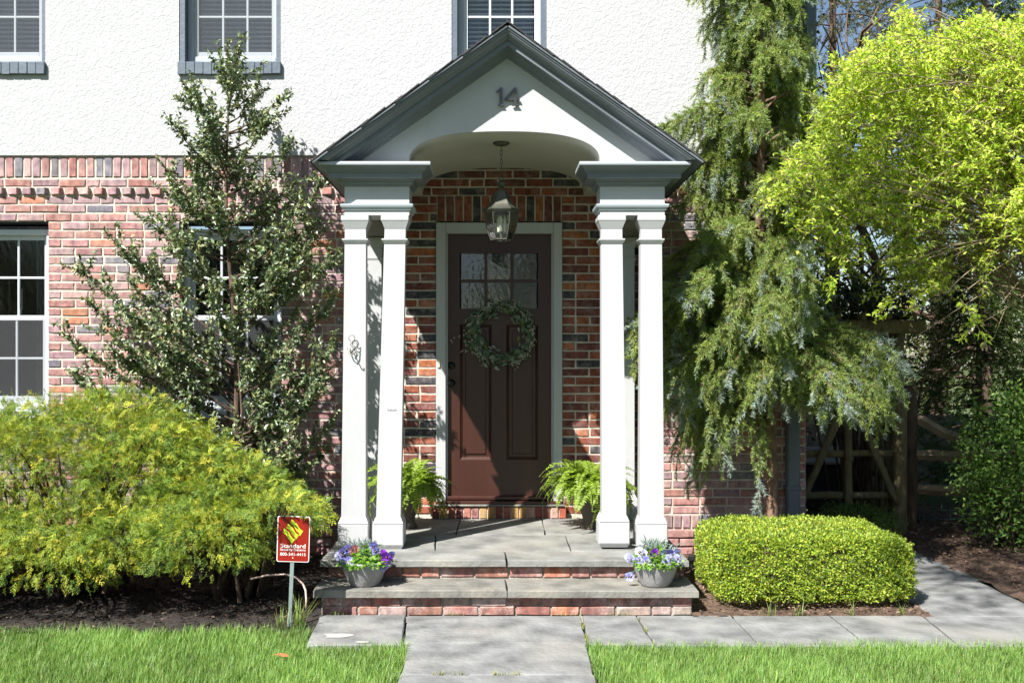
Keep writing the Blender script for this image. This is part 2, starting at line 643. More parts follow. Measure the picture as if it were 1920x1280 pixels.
def scatter(tv, tf, pos, R, sc, cA, cB=None, tt=None):
    """template (tv, tf) at pos with frames R, scale sc (n,) or (n,3); colour cA -> cB along tt"""
    tv = np.asarray(tv, dtype=np.float64)
    tf = np.asarray(tf)
    n, k = len(pos), len(tv)
    sc = np.asarray(sc)
    loc = tv[None] * (sc[:, None, None] if sc.ndim == 1 else sc[:, None, :])
    V = np.einsum('nij,nkj->nki', R, loc) + pos[:, None, :]
    F = tf[None] + (np.arange(n) * k)[:, None, None]
    if cB is None:
        C = np.repeat(cA[:, None, :], k, axis=1)
    else:
        t = np.asarray(tt)[None, :, None]
        C = cA[:, None, :] * (1 - t) + cB[:, None, :] * t
    return V.reshape(-1, 3), F.reshape(-1, tf.shape[1]), C.reshape(-1, 3)


def merge(parts):
    V, F, C, k = [], [], [], 0
    for v, f, c in parts:
        V.append(v)
        F.append(f + k)
        C.append(c)
        k += len(v)
    return np.concatenate(V), np.concatenate(F), np.concatenate(C)


def palette(n, cols, w=None, jit=0.18):
    cols = np.array(cols, dtype=float)
    w = np.ones(len(cols)) if w is None else np.array(w, float)
    i = rng.choice(len(cols), n, p=w / w.sum())
    return np.clip(cols[i] * (1 + rng.normal(size=(n, 1)) * jit) * (1 + rng.normal(size=(n, 3)) * 0.04), 0.002, 0.95)


LEAF_V = [(0, 0, 0), (0.42, 0.5, 0.10), (0.42, -0.5, 0.10), (0.48, 0, -0.06), (1, 0, -0.16)]
LEAF_F = [(0, 2, 3), (0, 3, 1), (3, 2, 4), (3, 4, 1)]
OVAL_V = [(0, 0, 0), (0.45, 0.5, 0.08), (0.45, -0.5, 0.08), (1, 0, -0.05)]
OVAL_F = [(0, 2, 3), (0, 3, 1)]


def tube_np(paths, n=4):
    """list of (pts array (m,3), radii array (m,)) -> quads"""
    V, F, k = [], [], 0
    for P, r in paths:
        P = np.asarray(P, float)
        m = len(P)
        T = norm(np.gradient(P, axis=0))
        ref = np.tile(np.array([[0.31, 0.17, 0.93]]), (m, 1))
        U = norm(np.cross(T, ref))
        W = np.cross(U, T)
        a = np.arange(n) * 2 * math.pi / n
        ring = P[:, None, :] + np.asarray(r)[:, None, None] * (
            U[:, None, :] * np.cos(a)[None, :, None] + W[:, None, :] * np.sin(a)[None, :, None])
        V.append(ring.reshape(-1, 3))
        i = np.arange(m - 1)[:, None] * n
        j = np.arange(n)[None, :]
        j2 = (j + 1) % n
        q = np.stack([i + j, i + j2, i + n + j2, i + n + j], axis=2).reshape(-1, 4)
        F.append(q + k)
        k += m * n
    return np.concatenate(V), np.concatenate(F)


def bez(a, b, c, m=8):
    t = np.linspace(0, 1, m)[:, None]
    a, b, c = (np.asarray(q, float)[None] for q in (a, b, c))
    return a * (1 - t) ** 2 + 2 * b * t * (1 - t) + c * t * t

# ================================================================== the setting
def sheet(name, poly, z, mat, label=None):
    mb = MB()
    mb.add([(x, y, z) for x, y in poly], [tuple(range(len(poly)))])
    return tag(mb.build(name, mat), kind='structure')


sheet('ground', [(-160, -160), (160, -160), (160, 160), (-160, 160)], -0.07, 'ground')
sheet('lawn', [(-9, -11), (9, -11), (9, -2.2), (-9, -2.2)], -0.035, 'turf')


def bumpy(name, x0, x1, y0, y1, z, amp, mat, st=0.06, edge=None):
    nx, ny = int((x1 - x0) / st) + 1, int((y1 - y0) / st) + 1
    X, Y = np.meshgrid(np.linspace(x0, x1, nx), np.linspace(y0, y1, ny))
    Z = z + amp * (np.sin(X * 5.1 + Y * 2.3) * np.sin(Y * 4.7 - X * 1.3) * 0.5 + rng.random(X.shape) - 0.3)
    V = np.stack([X, Y, Z], -1).reshape(-1, 3)
    i = (np.arange(ny - 1)[:, None] * nx + np.arange(nx - 1)[None, :]).ravel()
    F = np.stack([i, i + 1, i + nx + 1, i + nx], 1)
    return tag(link(name, np_mesh(name, V, F, mat, smooth=True)), kind='structure')


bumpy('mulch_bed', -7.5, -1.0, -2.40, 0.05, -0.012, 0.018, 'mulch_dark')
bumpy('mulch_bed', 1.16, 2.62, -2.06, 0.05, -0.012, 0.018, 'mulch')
bumpy('mulch_bed', 3.28, 7.5, -2.2, 2.6, 0.0, 0.03, 'mulch')
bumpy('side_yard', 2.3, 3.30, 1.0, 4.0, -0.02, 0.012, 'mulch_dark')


def chips(name, n, x0, x1, y0, y1, z, cols, w=None, size=(0.012, 0.04)):
    p = np.stack([rng.uniform(x0, x1, n), rng.uniform(y0, y1, n), z + rng.random(n) * 0.025], 1)
    d = rand_dirs(n)
    d[:, 2] *= 0.25
    nr = rand_dirs(n) * 0.6 + np.array([0, 0, 1.0])
    L = rng.uniform(size[0], size[1], n)
    sc = np.stack([L, L * rng.uniform(0.2, 0.5, n), L], 1)
    V, F, C = scatter(OVAL_V, OVAL_F, p, frames(d, nr), sc, palette(n, cols, w, 0.25))
    o = link(name, np_mesh(name, V, F, 'chip', C))
    return tag(o, kind='stuff')


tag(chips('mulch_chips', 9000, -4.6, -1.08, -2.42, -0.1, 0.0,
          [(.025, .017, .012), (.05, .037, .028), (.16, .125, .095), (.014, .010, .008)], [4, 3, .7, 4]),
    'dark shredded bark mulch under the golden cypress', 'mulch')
tag(chips('mulch_chips', 2500, 1.2, 2.6, -2.04, -0.1, 0.0,
          [(.10, .06, .04), (.16, .11, .075), (.25, .18, .13)], [4, 3, 1]), 'brown bark mulch around the clipped hedge', 'mulch')
tag(chips('mulch_chips', 9000, 3.34, 6.0, -1.9, 2.2, 0.012,
          [(.13, .075, .05), (.20, .13, .09), (.30, .22, .16), (.07, .04, .03)], [4, 4, 1, 2]),
    'reddish bark mulch beside the stone side path', 'mulch')

# flagstone walk: every slab an object
walk = empty('front_walk', (0, -2.4, 0))
tag(walk, kind='structure')


def slab_mesh(poly, z0, z1, mat, b=0.006, name='slab'):
    """flat stone with a softened upper edge and slightly uneven outline"""
    c = np.mean(np.array(poly), axis=0)
    pts = []
    n = len(poly)
    for i in range(n):
        a, q = np.array(poly[i], float), np.array(poly[(i + 1) % n], float)
        m = max(1, int(np.linalg.norm(q - a) / 0.12))
        for k in range(m):
            p = a + (q - a) * k / m
            pts.append(p + rng.normal(size=2) * 0.0022)
    pts = np.array(pts)
    mb = MB()
    m = len(pts)
    ins = pts + (c - pts) / np.linalg.norm(c - pts, axis=1, keepdims=True) * b
    vs = [(x, y, z0) for x, y in pts] + [(x, y, z1 - b) for x, y in pts] + [(x, y, z1) for x, y in ins]
    fs = []
    for r in range(2):
        for i in range(m):
            j = (i + 1) % m
            fs.append((r * m + i, r * m + j, (r + 1) * m + j, (r + 1) * m + i))
    fs.append(tuple(2 * m + i for i in range(m)))
    mb.add(vs, fs)
    return mb.mesh(name, mat)


g = 0.005
rows = [
    [(-1.04, -2.03), (-0.535, -2.03), (-0.505, -2.66), (-1.005, -2.68)],
    [(-0.525, -2.03), (0.50, -2.03), (0.485, -2.615), (-0.495, -2.615)],
    [(0.512, -2.03), (0.825, -2.03), (0.842, -2.655), (0.498, -2.655)],
    [(0.836, -2.03), (1.39, -2.03), (1.40, -2.665), (0.853, -2.66)],
    [(1.401, -2.03), (1.975, -2.03), (1.975, -2.67), (1.411, -2.665)],
    [(1.985, -2.03), (2.52, -2.03), (2.455, -2.68), (1.985, -2.67)],
    [(2.53, -2.06), (3.40, -2.06), (3.40, -2.70), (2.465, -2.68)],
    [(3.41, -2.06), (4.2, -2.06), (4.2, -2.70), (3.41, -2.70)],
    [(-0.47, -2.625), (0.48, -2.625), (0.47, -3.175), (-0.455, -3.175)],
    [(-0.462, -3.19), (0.478, -3.19), (0.47, -3.80), (-0.47, -3.80)],
    [(-0.47, -3.81), (0.47, -3.81), (0.475, -4.5), (-0.46, -4.5)],
    [(-0.47, -4.51), (0.47, -4.51), (0.475, -5.3), (-0.46, -5.3)],
    [(-0.47, -5.31), (0.47, -5.31), (0.475, -6.2), (-0.46, -6.2)],
    [(-0.47, -6.21), (0.47, -6.21), (0.475, -9.2), (-0.46, -9.2)],
    [(2.60, -1.16), (3.32, -1.16), (3.32, -2.05), (2.60, -2.05)],
    [(2.60, -0.22), (3.32, -0.22), (3.32, -1.15), (2.60, -1.15)],
    [(2.60, 0.78), (3.32, 0.78), (3.32, -0.21), (2.60, -0.21)],
]
slabs = []
for i, p in enumerate(rows):
    dz = rng.uniform(-0.003, 0.003)
    slabs.append(link('flagstone', slab_mesh(p, -0.06, dz, 'flagstone'), walk))
# pale worn patches on the first stone
for cx, cy, r in ((-0.875, -2.50, 0.075), (-0.72, -2.63, 0.035)):
    mb = MB()
    n = 18
    mb.add([(cx + r * (1 + .35 * math.sin(3 * a + 1)) * math.cos(a), cy + r * (.75 + .2 * math.cos(2 * a)) * math.sin(a), 0.0055)
            for a in [2 * math.pi * k / n for k in range(n)]], [tuple(range(n))])
    mb.build('pale_patch', 'pale_stain', slabs[0])

# ================================================================== house
house = empty('brick_house', (0, 0, 0), 'two storey house of mottled red brick below and white stucco above', 'house')
PITCH, ZT = 0.0677, 2.935
WXL, WXR = -5.4, 2.44
Z_WT = ZT - 39 * PITCH          # top of the water table
WIN = {'ll': (-4.325, -3.525), 'lm': (-2.49, -1.69)}
LZ0, LZ1 = ZT - 27 * PITCH, ZT - 5 * PITCH
DX0, DX1, DZ1 = -0.472, 0.522, ZT - 5 * PITCH
UZ0, UZ1 = 3.84, 5.22
UW = [(-4.34, -3.54), (-2.49, -1.69), (-0.349, 0.399)]


def holed_wall(name, x0, x1, z0, z1, y0, y1, holes, mat, parent):
    xs = sorted({x0, x1} | {h[0] for h in holes} | {h[1] for h in holes})
    zs = sorted({z0, z1} | {h[2] for h in holes} | {h[3] for h in holes})
    mb = MB()

    def inside(x, z):
        return any(h[0] < x < h[1] and h[2] < z < h[3] for h in holes)
    for i in range(len(xs) - 1):
        for j in range(len(zs) - 1):
            if not inside((xs[i] + xs[i + 1]) / 2, (zs[j] + zs[j + 1]) / 2):
                for y in (y0, y1):
                    mb.add([(xs[i], y, zs[j]), (xs[i + 1], y, zs[j]), (xs[i + 1], y, zs[j + 1]), (xs[i], y, zs[j + 1])],
                           [(0, 1, 2, 3)])
    for a, b, c, d in list(holes) + [(x0, x1, z0, z1)]:
        for p, q in (((a, c), (b, c)), ((b, c), (b, d)), ((b, d), (a, d)), ((a, d), (a, c))):
            mb.add([(p[0], y0, p[1]), (q[0], y0, q[1]), (q[0], y1, q[1]), (p[0], y1, p[1])], [(0, 1, 2, 3)])
    return mb.build(name, mat, parent)


e = 0.003
lower_holes = [(WIN['ll'][0] - e, WIN['ll'][1] + e, LZ0 - e, LZ1 + e), (WIN['lm'][0] - e, WIN['lm'][1] + e, LZ0 - e, LZ1 + e),
               (DX0 - e, DX1 + e, 0.27, DZ1 + e)]
wall = holed_wall('wall', WXL, WXR - 0.004, -0.06, 3.13, 0.0, 0.28, lower_holes, 'mortar', house)
stucco = holed_wall('stucco_wall', WXL, WXR + 0.012, 3.115, 5.75, -0.022, 0.27,
                    [(a, b, UZ0, UZ1) for a, b in UW], 'stucco', house)
# side and rear of the house
mb = MB()
mb.box(WXR - 0.26, WXR - 0.006, 0.285, 9.0, -0.06, 3.112)
mb.box(WXL, WXL + 0.25, 0.285, 9.0, -0.06, 3.112)
mb.box(WXL, WXR - 0.006, 9.0, 9.25, -0.06, 3.112)
mb.build('side_wall', 'mortar', house)
mb = MB()
mb.box(WXR - 0.25, WXR + 0.01, 0.275, 9.0, 3.118, 5.75)
mb.box(WXL, WXL + 0.25, 0.275, 9.0, 3.118, 5.75)
mb.build('side_stucco', 'stucco', house)
mb = MB()
for y0, y1, z0, z1 in ((-0.5, 4.5, 5.72, 8.6), (4.5, 9.6, 8.6, 5.72)):
    mb.add([(WXL - .4, y0, z0), (WXR + .4, y0, z0), (WXR + .4, y1, z1), (WXL - .4, y1, z1),
            (WXL - .4, y0, z0 + .15), (WXR + .4, y0, z0 + .15), (WXR + .4, y1, z1 + .15), (WXL - .4, y1, z1 + .15)],
           [(0, 1, 2, 3), (7, 6, 5, 4), (0, 4, 5, 1), (1, 5, 6, 2), (2, 6, 7, 3), (3, 7, 4, 0)])
mb.build('roof', 'shingle', house)


def brick_shape(L, H, D, seed):
    r = random.Random(seed)
    j = lambda a: r.uniform(-a, a)
    loop = [(-L / 2, -H / 2), (0, -H / 2), (L / 2, -H / 2), (L / 2, 0), (L / 2, H / 2), (0, H / 2), (-L / 2, H / 2), (-L / 2, 0)]
    outer = [(x + j(.0022), z + j(.0022)) for x, z in loop]
    bev = 0.005
    inner = [(x - math.copysign(bev, x) * (abs(x) > 1e-6) + j(.0012), z - math.copysign(bev, z) * (abs(z) > 1e-6) + j(.0012))
             for x, z in outer]
    V = [(x, D, z) for x, z in outer] + [(x, 0.0045 + j(.001), z) for x, z in outer] + [(x, j(.0012), z) for x, z in inner]
    F = []
    for k in range(2):
        for i in range(8):
            n = (i + 1) % 8
            F.append((k * 8 + i, k * 8 + n, (k + 1) * 8 + n, (k + 1) * 8 + i))
    return V, F, tuple(16 + i for i in range(8))


def brick_mesh(name, L, H, D, seed, mat='brick'):
    V, F, cap = brick_shape(L, H, D, seed)
    me = bpy.data.meshes.new(name)
    me.from_pydata(V, [], F + [cap])
    setmat(me, mat)
    return me


ST = [brick_mesh('brick', 0.203, 0.0555, 0.11, i) for i in range(7)]
HD = [brick_mesh('brick', 0.098, 0.0555, 0.11, 20 + i) for i in range(5)]
STS = [brick_mesh('brick', 0.203, 0.0555, 0.11, i, 'brick_step') for i in range(7)]
HDS = [brick_mesh('brick', 0.098, 0.0555, 0.11, 20 + i, 'brick_step') for i in range(5)]
SO = [brick_mesh('brick', 0.058, 0.196, 0.11, 40 + i) for i in range(6)]
SO2 = [brick_mesh('brick', 0.058, 0.158, 0.11, 60 + i) for i in range(6)]
RW = [brick_mesh('brick', 0.058, 0.095, 0.14, 80 + i) for i in range(6)]

PAL_OUT = ([(.35, .195, .185), (.27, .18, .192), (.40, .27, .26), (.185, .178, .20), (.43, .195, .125), (.33, .165, .145), (.34, .235, .24)],
           [30, 22, 14, 13, 4, 14, 16])
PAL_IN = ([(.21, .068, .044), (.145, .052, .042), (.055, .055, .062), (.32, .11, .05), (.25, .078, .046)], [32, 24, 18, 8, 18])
PAL_STEP = ([(.33, .15, .115), (.27, .14, .12), (.42, .17, .10), (.30, .235, .21)], [26, 34, 5, 20])


def pick(pal):
    c = rnd.choices(pal[0], pal[1])[0]
    k = rnd.uniform(0.87, 1.13)
    return tuple(min(.9, v * k * rnd.uniform(.95, 1.05)) for v in c)


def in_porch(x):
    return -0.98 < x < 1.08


entries = []      # (priority, x, y, z, length, mesh nominal, kind)


def course(x0, x1, zc, holes, odd, y=-0.0055):
    cuts = sorted([(h[0], h[1]) for h in holes if h[2] < zc < h[3]])
    segs, a = [], x0
    for h0, h1 in cuts:
        if h0 > a:
            segs.append((a, h0))
        a = max(a, h1)
    segs.append((a, x1))
    J = 0.0125
    for s0, s1 in segs:
        x = s0
        first = True
        while x < s1 - 0.03:
            L = 0.203
            if first and odd:
                L = 0.098
            elif rnd.random() < 0.16:
                L = 0.098
            first = False
            rest = s1 - (x + L)
            if rest < 0.06:
                L = s1 - x
                if L > 0.25:
                    L = L / 2 - J / 2
            entries.append((x + L / 2, y, zc, L))
            x += L + J * rnd.uniform(0.75, 1.3)


holes_b = [(WIN['ll'][0], WIN['ll'][1], LZ0, LZ1), (WIN['lm'][0], WIN['lm'][1], LZ0, LZ1), (DX0, DX1, 0.0, DZ1),
           (DX0 + 0.005, DX1 - 0.005, DZ1 - 0.01, DZ1 + 3 * PITCH)]
for k in range(39):
    if k == 1:
        course(-1.04, 1.14, ZT - (k + 0.5) * PITCH, holes_b, True)
        continue
    course(WXL + 0.02, WXR, ZT - (k + 0.5) * PITCH, holes_b, k % 2 == 1)
for k in (-1, -2):
    course(-.62, .74, ZT - (k + 0.5) * PITCH, holes_b, k % 2 == 1)
# foundation courses project a little below the water table
zb = Z_WT - 0.115
for k in range(4):
    course(WXL + 0.02, WXR + 0.02, zb - (k + 0.5) * PITCH, [(DX0 - .6, DX1 + .6, -1, 1)], k % 2 == 0, y=-0.036)


def visible_rank(x, z):
    p = (x * FPX / (-CAM_Y) + VX, VY - (z - CAM_Z) * FPX / (-CAM_Y))
    if 755 < p[0] < 1128 and 300 < p[1] < 968:
        return 0
    if 70 < p[0] < 350 and 330 < p[1] < 775:
        return 1
    if 1250 < p[0] < 1330 and 640 < p[1] < 1060:
        return 2
    if 530 < p[0] < 645 and 330 < p[1] < 700:
        return 3
    return 9


entries.sort(key=lambda q: (visible_rank(q[0], q[2]), -q[3]))
joined = []
for i, (x, y, z, L) in enumerate(entries):
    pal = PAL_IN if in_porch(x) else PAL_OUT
    c = pick(pal)
    if i < 300 and visible_rank(x, z) < 9:
        base = 0.203 if L > 0.13 else 0.098
        me = rnd.choice(ST if L > 0.13 else HD)
        link('brick', me, wall, (x, y + rnd.uniform(-.0035, .002), z), (0, rnd.uniform(-.006, .006), 0), (L / base, 1, rnd.uniform(.96, 1.03)), c)
    else:
        joined.append((x, y + rnd.uniform(-.0035, .002), z, L, 0.0555, c))


def joined_bricks(name, items, parent):
    mb = MB()
    cols = []
    for i, (x, y, z, L, H, c) in enumerate(items):
        V, F, cap = brick_shape(L, H, 0.11, i % 97)
        mb.add([(a + x, b + y, d + z) for a, b, d in V], F + [cap])
        cols += [c] * len(V)
    me = mb.mesh(name, 'brick_joined')
    a = me.color_attributes.new('Col', 'FLOAT_COLOR', 'POINT')
    c4 = np.ones((len(cols), 4), dtype=np.float32)
    c4[:, :3] = cols
    a.data.foreach_set('color', c4.ravel())
    return tag(link(name, me, parent), kind='stuff')


joined_bricks('brickwork', joined, wall)
# soldier course under the stucco
x = -4.25
while x < WXR - 0.03:
    if not (-1.02 < x < 1.1):
        link('soldier_brick', rnd.choice(SO2), wall, (x, -0.0065 + rnd.uniform(-.003, .002), 3.026), (0, rnd.uniform(-.008, .008), 0),
             (1, 1, 1), pick(PAL_OUT))
    x += 0.0705 * rnd.uniform(.97, 1.03)
# dog-tooth course
x = -4.25
while x < WXR - 0.05:
    if not (-1.05 < x < 1.15):
        link('dogtooth_brick', rnd.choice(HD), wall, (x, -0.026, ZT - 1.5 * PITCH), (0, 0, math.radians(-19 + rnd.uniform(-3, 3))),
             (0.86, 1, 1), pick(PAL_OUT))
    x += 0.112 * rnd.uniform(.98, 1.02)
# soldier lintel over the door
n = 14
for i in range(n):
    link('lintel_brick', rnd.choice(SO), wall, (DX0 + 0.005 + (i + .5) * (DX1 - DX0 - .01) / n, -0.010, DZ1 + 1.5 * PITCH),
         (0, rnd.uniform(-.006, .006), 0), (1, 1, 1), pick(PAL_IN))
# water-table course of headers on edge
x = -4.2
while x < WXR:
    if not (-1.0 < x < 1.02):
        link('water_table_brick', rnd.choice(RW), wall, (x, -0.014, Z_WT - 0.055), (0, rnd.uniform(-.01, .01), 0), (1, 1, 1.05), pick(PAL_OUT))
    x += 0.0695


# ------------------------------------------------------------------ windows
def rect_ring(mb, x0, x1, z0, z1, w, y0, y1, b=0.003, wb=None):
    wb = w if wb is None else wb
    mb.cbox(x0, x0 + w, y0, y1, z0, z1, b)
    mb.cbox(x1 - w, x1, y0, y1, z0, z1, b)
    mb.cbox(x0 + w, x1 - w, y0 + .001, y1 - .001, z1 - w, z1, b)
    mb.cbox(x0 + w, x1 - w, y0 + .001, y1 - .001, z0, z0 + wb, b)


def window(x0, x1, z0, z1, yb, frame_mat, blinds, label, screen=False, curtain=False):
    w = empty('window', ((x0 + x1) / 2, yb, z0), parent=house)
    w['label'] = label
    mb = MB()
    rect_ring(mb, x0, x1, z0, z1, 0.045, yb, yb + 0.10, 0.004, 0.06)
    mb.build('window_frame', frame_mat, w)
    a0, a1, b0, b1 = x0 + .045, x1 - .045, z0 + .06, z1 - .045
    zm = (b0 + b1) / 2
    for nm, s0, s1, yy in (('upper_sash', zm - .018, b1, yb + .050), ('lower_sash', b0, zm + .018, yb + .018)):
        mb = MB()
        rect_ring(mb, a0, a1, s0, s1, 0.036, yy, yy + .03, 0.003, 0.042)
        mb.build(nm, 'sash_white', w)
        g0, g1, h0, h1 = a0 + .036, a1 - .036, s0 + .042, s1 - .036
        for k in (1, 2):
            xm = g0 + (g1 - g0) * k / 3
            MB().cbox(xm - .009, xm + .009, yy + .004, yy + .026, h0, h1, .003).build('muntin', 'sash_white', w)
        hm = (h0 + h1) / 2
        MB().cbox(g0, g1, yy + .0055, yy + .0245, hm - .009, hm + .009, .003).build('muntin', 'sash_white', w)
        for i in range(3):
            for j in range(2):
                p0, p1 = g0 + (g1 - g0) * i / 3 + .0085, g0 + (g1 - g0) * (i + 1) / 3 - .0085
                q0, q1 = (h0, hm - .0085) if j == 0 else (hm + .0085, h1)
                t = rnd.uniform(-.0008, .0008)
                MB().add([(p0, yy + .015 + t, q0), (p1, yy + .015, q0), (p1, yy + .015 - t, q1), (p0, yy + .015, q1)],
                         [(0, 1, 2, 3)]).build('pane', 'upper_glass' if blinds else 'glass', w)
    if screen:
        MB().add([(a0 + .01, yb + .010, b0 + .005), (a1 - .01, yb + .010, b0 + .005), (a1 - .01, yb + .010, zm), (a0 + .01, yb + .010, zm)], [(0, 1, 2, 3)]).build('insect_screen', 'insect_screen', w)
    if blinds:
        z = b0 + .02
        k = 0
        while z < b1 - .02:
            s = MB()
            s.add([(a0 + .03, yb + .13, z + .004), (a1 - .03, yb + .13, z + .004), (a1 - .03, yb + .155, z + .0075), (a0 + .03, yb + .155, z + .0075),
                   (a1 - .03, yb + .18, z + .0005), (a0 + .03, yb + .18, z + .0005),
                   (a0 + .03, yb + .13, z - .009), (a1 - .03, yb + .13, z - .009), (a1 - .03, yb + .18, z - .003), (a0 + .03, yb + .18, z - .003)],
                  [(0, 1, 2, 3), (3, 2, 4, 5), (6, 9, 8, 7), (0, 6, 7, 1)])
            s.build('blind_slat', 'slat', w)
            z += 0.0365
        for fx in (.2, .5, .8):
            xx = a0 + (a1 - a0) * fx
            MB().box(xx - .001, xx + .001, yb + .126, yb + .128, b0, b1).build('blind_cord', 'slat', w)
    # dark room beyond the glass
    mb = MB()
    yr = yb + (.30 if blinds else 1.4)
    mb.add([(x0, yb + .1, z0), (x1, yb + .1, z0), (x1, yb + .1, z1), (x0, yb + .1, z1),
            (x0 - .1, yr, z0 - .1), (x1 + .1, yr, z0 - .1), (x1 + .1, yr, z1 + .1), (x0 - .1, yr, z1 + .1)],
           [(4, 5, 6, 7), (0, 1, 5, 4), (1, 2, 6, 5), (2, 3, 7, 6), (3, 0, 4, 7)])
    mb.build('room', 'interior', w)
    if curtain:
        mb = MB()
        n = 40
        for side in (0, 1):
            xa, xb = (a0, a0 + .17) if side == 0 else (a1 - .17, a1)
            vs, fs = [], []
            for i in range(n + 1):
                xx = xa + (xb - xa) * i / n
                yy = yb + .20 + .018 * math.sin(i * 1.1)
                vs += [(xx, yy, z0), (xx, yy, z1)]
            for i in range(n):
                fs.append((2 * i, 2 * i + 2, 2 * i + 3, 2 * i + 1))
            mb.add(vs, fs)
        mb.build('curtain', 'curtain', w, True)
    return w


def painted_sill(w, x0, x1, z0, y0, y1):
    n = 12
    wd = (x1 - x0) / n
    for i in range(n):
        dz, dy = rnd.uniform(-.003, .003), rnd.uniform(-.003, .003)
        mb = MB()
        mb.cbox(x0 + i * wd + .0005, x0 + (i + 1) * wd - .0005, y0 + dy, y1, z0 - .098 + dz, z0 + dz * .3, .004)
        mb.build('sill_brick', 'grey_paint', w)


upl = ['upstairs window at the far left edge with white blinds and grey brick sill',
       'upstairs window above the holly with white blinds and grey brick sill',
       'upstairs window behind the portico gable with open white blinds']
for (x0, x1), lb in zip(UW, upl):
    # grey painted jambs line the opening
    w = window(x0 + .045, x1 - .012, UZ0 + .012, UZ1 - .02, 0.06, 'pale_grey_paint', True, lb, screen=x0 < -1)
    mb = MB()
    mb.box(x0 + .001, x0 + .044, -0.016, 0.16, UZ0 + .001, UZ1 - .002)
    mb.box(x1 - .045, x1 - .001, 0.018, 0.055, UZ0 + .001, UZ1 - .002)
    mb.box(x0 + .044, x1 - .001, 0.03, 0.16, UZ1 - .019, UZ1 - .002)
    mb.build('jamb', 'grey_paint', w)
    painted_sill(w, x0 - .005, x1 + .005, UZ0 + .003, -0.052, 0.10)
lowl = ['ground floor window at the left edge with white six pane sashes', 'ground floor window half hidden behind the holly']
for k, lb in zip(('ll', 'lm'), lowl):
    x0, x1 = WIN[k]
    w = window(x0 + .004, x1 - .004, LZ0 + .012, LZ1 - .05, 0.075, 'sash_white', False, lb, screen=True, curtain=True)
    MB().cbox(x0 - .02, x1 + .02, -0.05, 0.10, LZ0 - .058, LZ0 + .010, .006).build('window_sill', 'sash_white', w)
    MB().box(x0, x1, 0.02, 0.2, LZ1 - .012, LZ1 - .003).build('steel_lintel', 'black_plastic', w)
    if k == 'll':
        mb = MB()
        mb.lathe([(0.0, 0), (.035, 0), (.035, .012), (.010, .03), (.010, .07), (.022, .085), (.018, .09), (.018, .24), (0, .245)],
                 (x1 - .33, .24, 1.84), 14)
        mb.build('candle_holder', 'candle', w, True)

# ------------------------------------------------------------------ front door
door = empty('front_door', (0.025, 0, 0.27), parent=house)
door['label'] = 'dark oxblood front door with six panes over two tall panels'
mb = MB()
CX0, CX1, CZ1 = DX0, DX1, DZ1 - .008
mb.cbox(CX0, CX0 + .078, -0.022, .08, .37, CZ1, .004)
mb.cbox(CX1 - .072, CX1, -0.022, .08, .37, CZ1, .004)
mb.cbox(CX0 + .078, CX1 - .072, -0.021, .08, CZ1 - .085, CZ1, .004)
mb.cbox(CX0 + .079, CX0 + .092, 0.0, .08, .37, CZ1 - .085, .003)
mb.cbox(CX1 - .085, CX1 - .073, 0.0, .08, .37, CZ1 - .085, .003)
mb.build('door_casing', 'white_paint', door)
x0, x1, z0, z1 = -0.38, 0.437, 0.435, CZ1 - .086
yd = 0.035
mb = MB()
px0, px1 = -0.286, 0.333
gz0, gz1 = 1.915, 2.352
pz0, pz1 = 0.72, 1.79
mb.box(x0, px0, yd, yd + .045, z0, z1)
mb.box(px1, x1, yd, yd + .045, z0, z1)
mb.box(px0, px1, yd, yd + .045, gz1, z1)
mb.box(px0, px1, yd, yd + .045, pz1, gz0)
mb.box(px0, px1, yd, yd + .045, z0, pz0)
xm0, xm1 = -0.035, 0.082
mb.box(xm0, xm1, yd, yd + .045, pz0, pz1)
for k in (1, 2):
    xm = px0 + (px1 - px0) * k / 3
    mb.box(xm - .012, xm + .012, yd + .006, yd + .04, gz0, gz1)
zm = (gz0 + gz1) / 2
mb.box(px0, px1, yd + .007, yd + .039, zm - .012, zm + .012)
mb.build('door_leaf', 'door_paint', door)
for a, b in ((px0, xm0), (xm1, px1)):
    mb = MB()
    mb.box(a, b, yd + .022, yd + .04, pz0, pz1)
    # sloped moulding around, raised field
    for (u0, u1, v0, v1, y) in ((a + .022, b - .022, pz0 + .022, pz1 - .022, yd + .010),):
        o = [(a, yd + .003, pz0), (b, yd + .003, pz0), (b, yd + .003, pz1), (a, yd + .003, pz1)]
        i = [(u0, yd + .0215, v0), (u1, yd + .0215, v0), (u1, yd + .0215, v1), (u0, yd + .0215, v1)]
        mb.add(o + i, [(0, 1, 5, 4), (1, 2, 6, 5), (2, 3, 7, 6), (3, 0, 4, 7)])
    mb.cbox(a + .045, b - .045, yd + .012, yd + .03, pz0 + .045, pz1 - .045, .006)
    mb.build('panel', 'door_paint', door)
for i in range(3):
    for j in range(2):
        p0, p1 = px0 + (px1 - px0) * i / 3 + .011, px0 + (px1 - px0) * (i + 1) / 3 - .011
        q0, q1 = (gz0, zm - .011) if j == 0 else (zm + .011, gz1)
        t = rnd.uniform(-.002, .002)
        MB().add([(p0, yd + .022 + t, q0), (p1, yd + .022, q0), (p1, yd + .022 - t, q1), (p0, yd + .022, q1)],
                 [(0, 1, 2, 3)]).build('pane', 'door_glass', door)
mb = MB()
mb.add([(x0, yd + .3, z0), (x1, yd + .3, z0), (x1, yd + .3, z1 + .1), (x0, yd + .3, z1 + .1)], [(0, 1, 2, 3)])
mb.build('hall', 'interior', door)
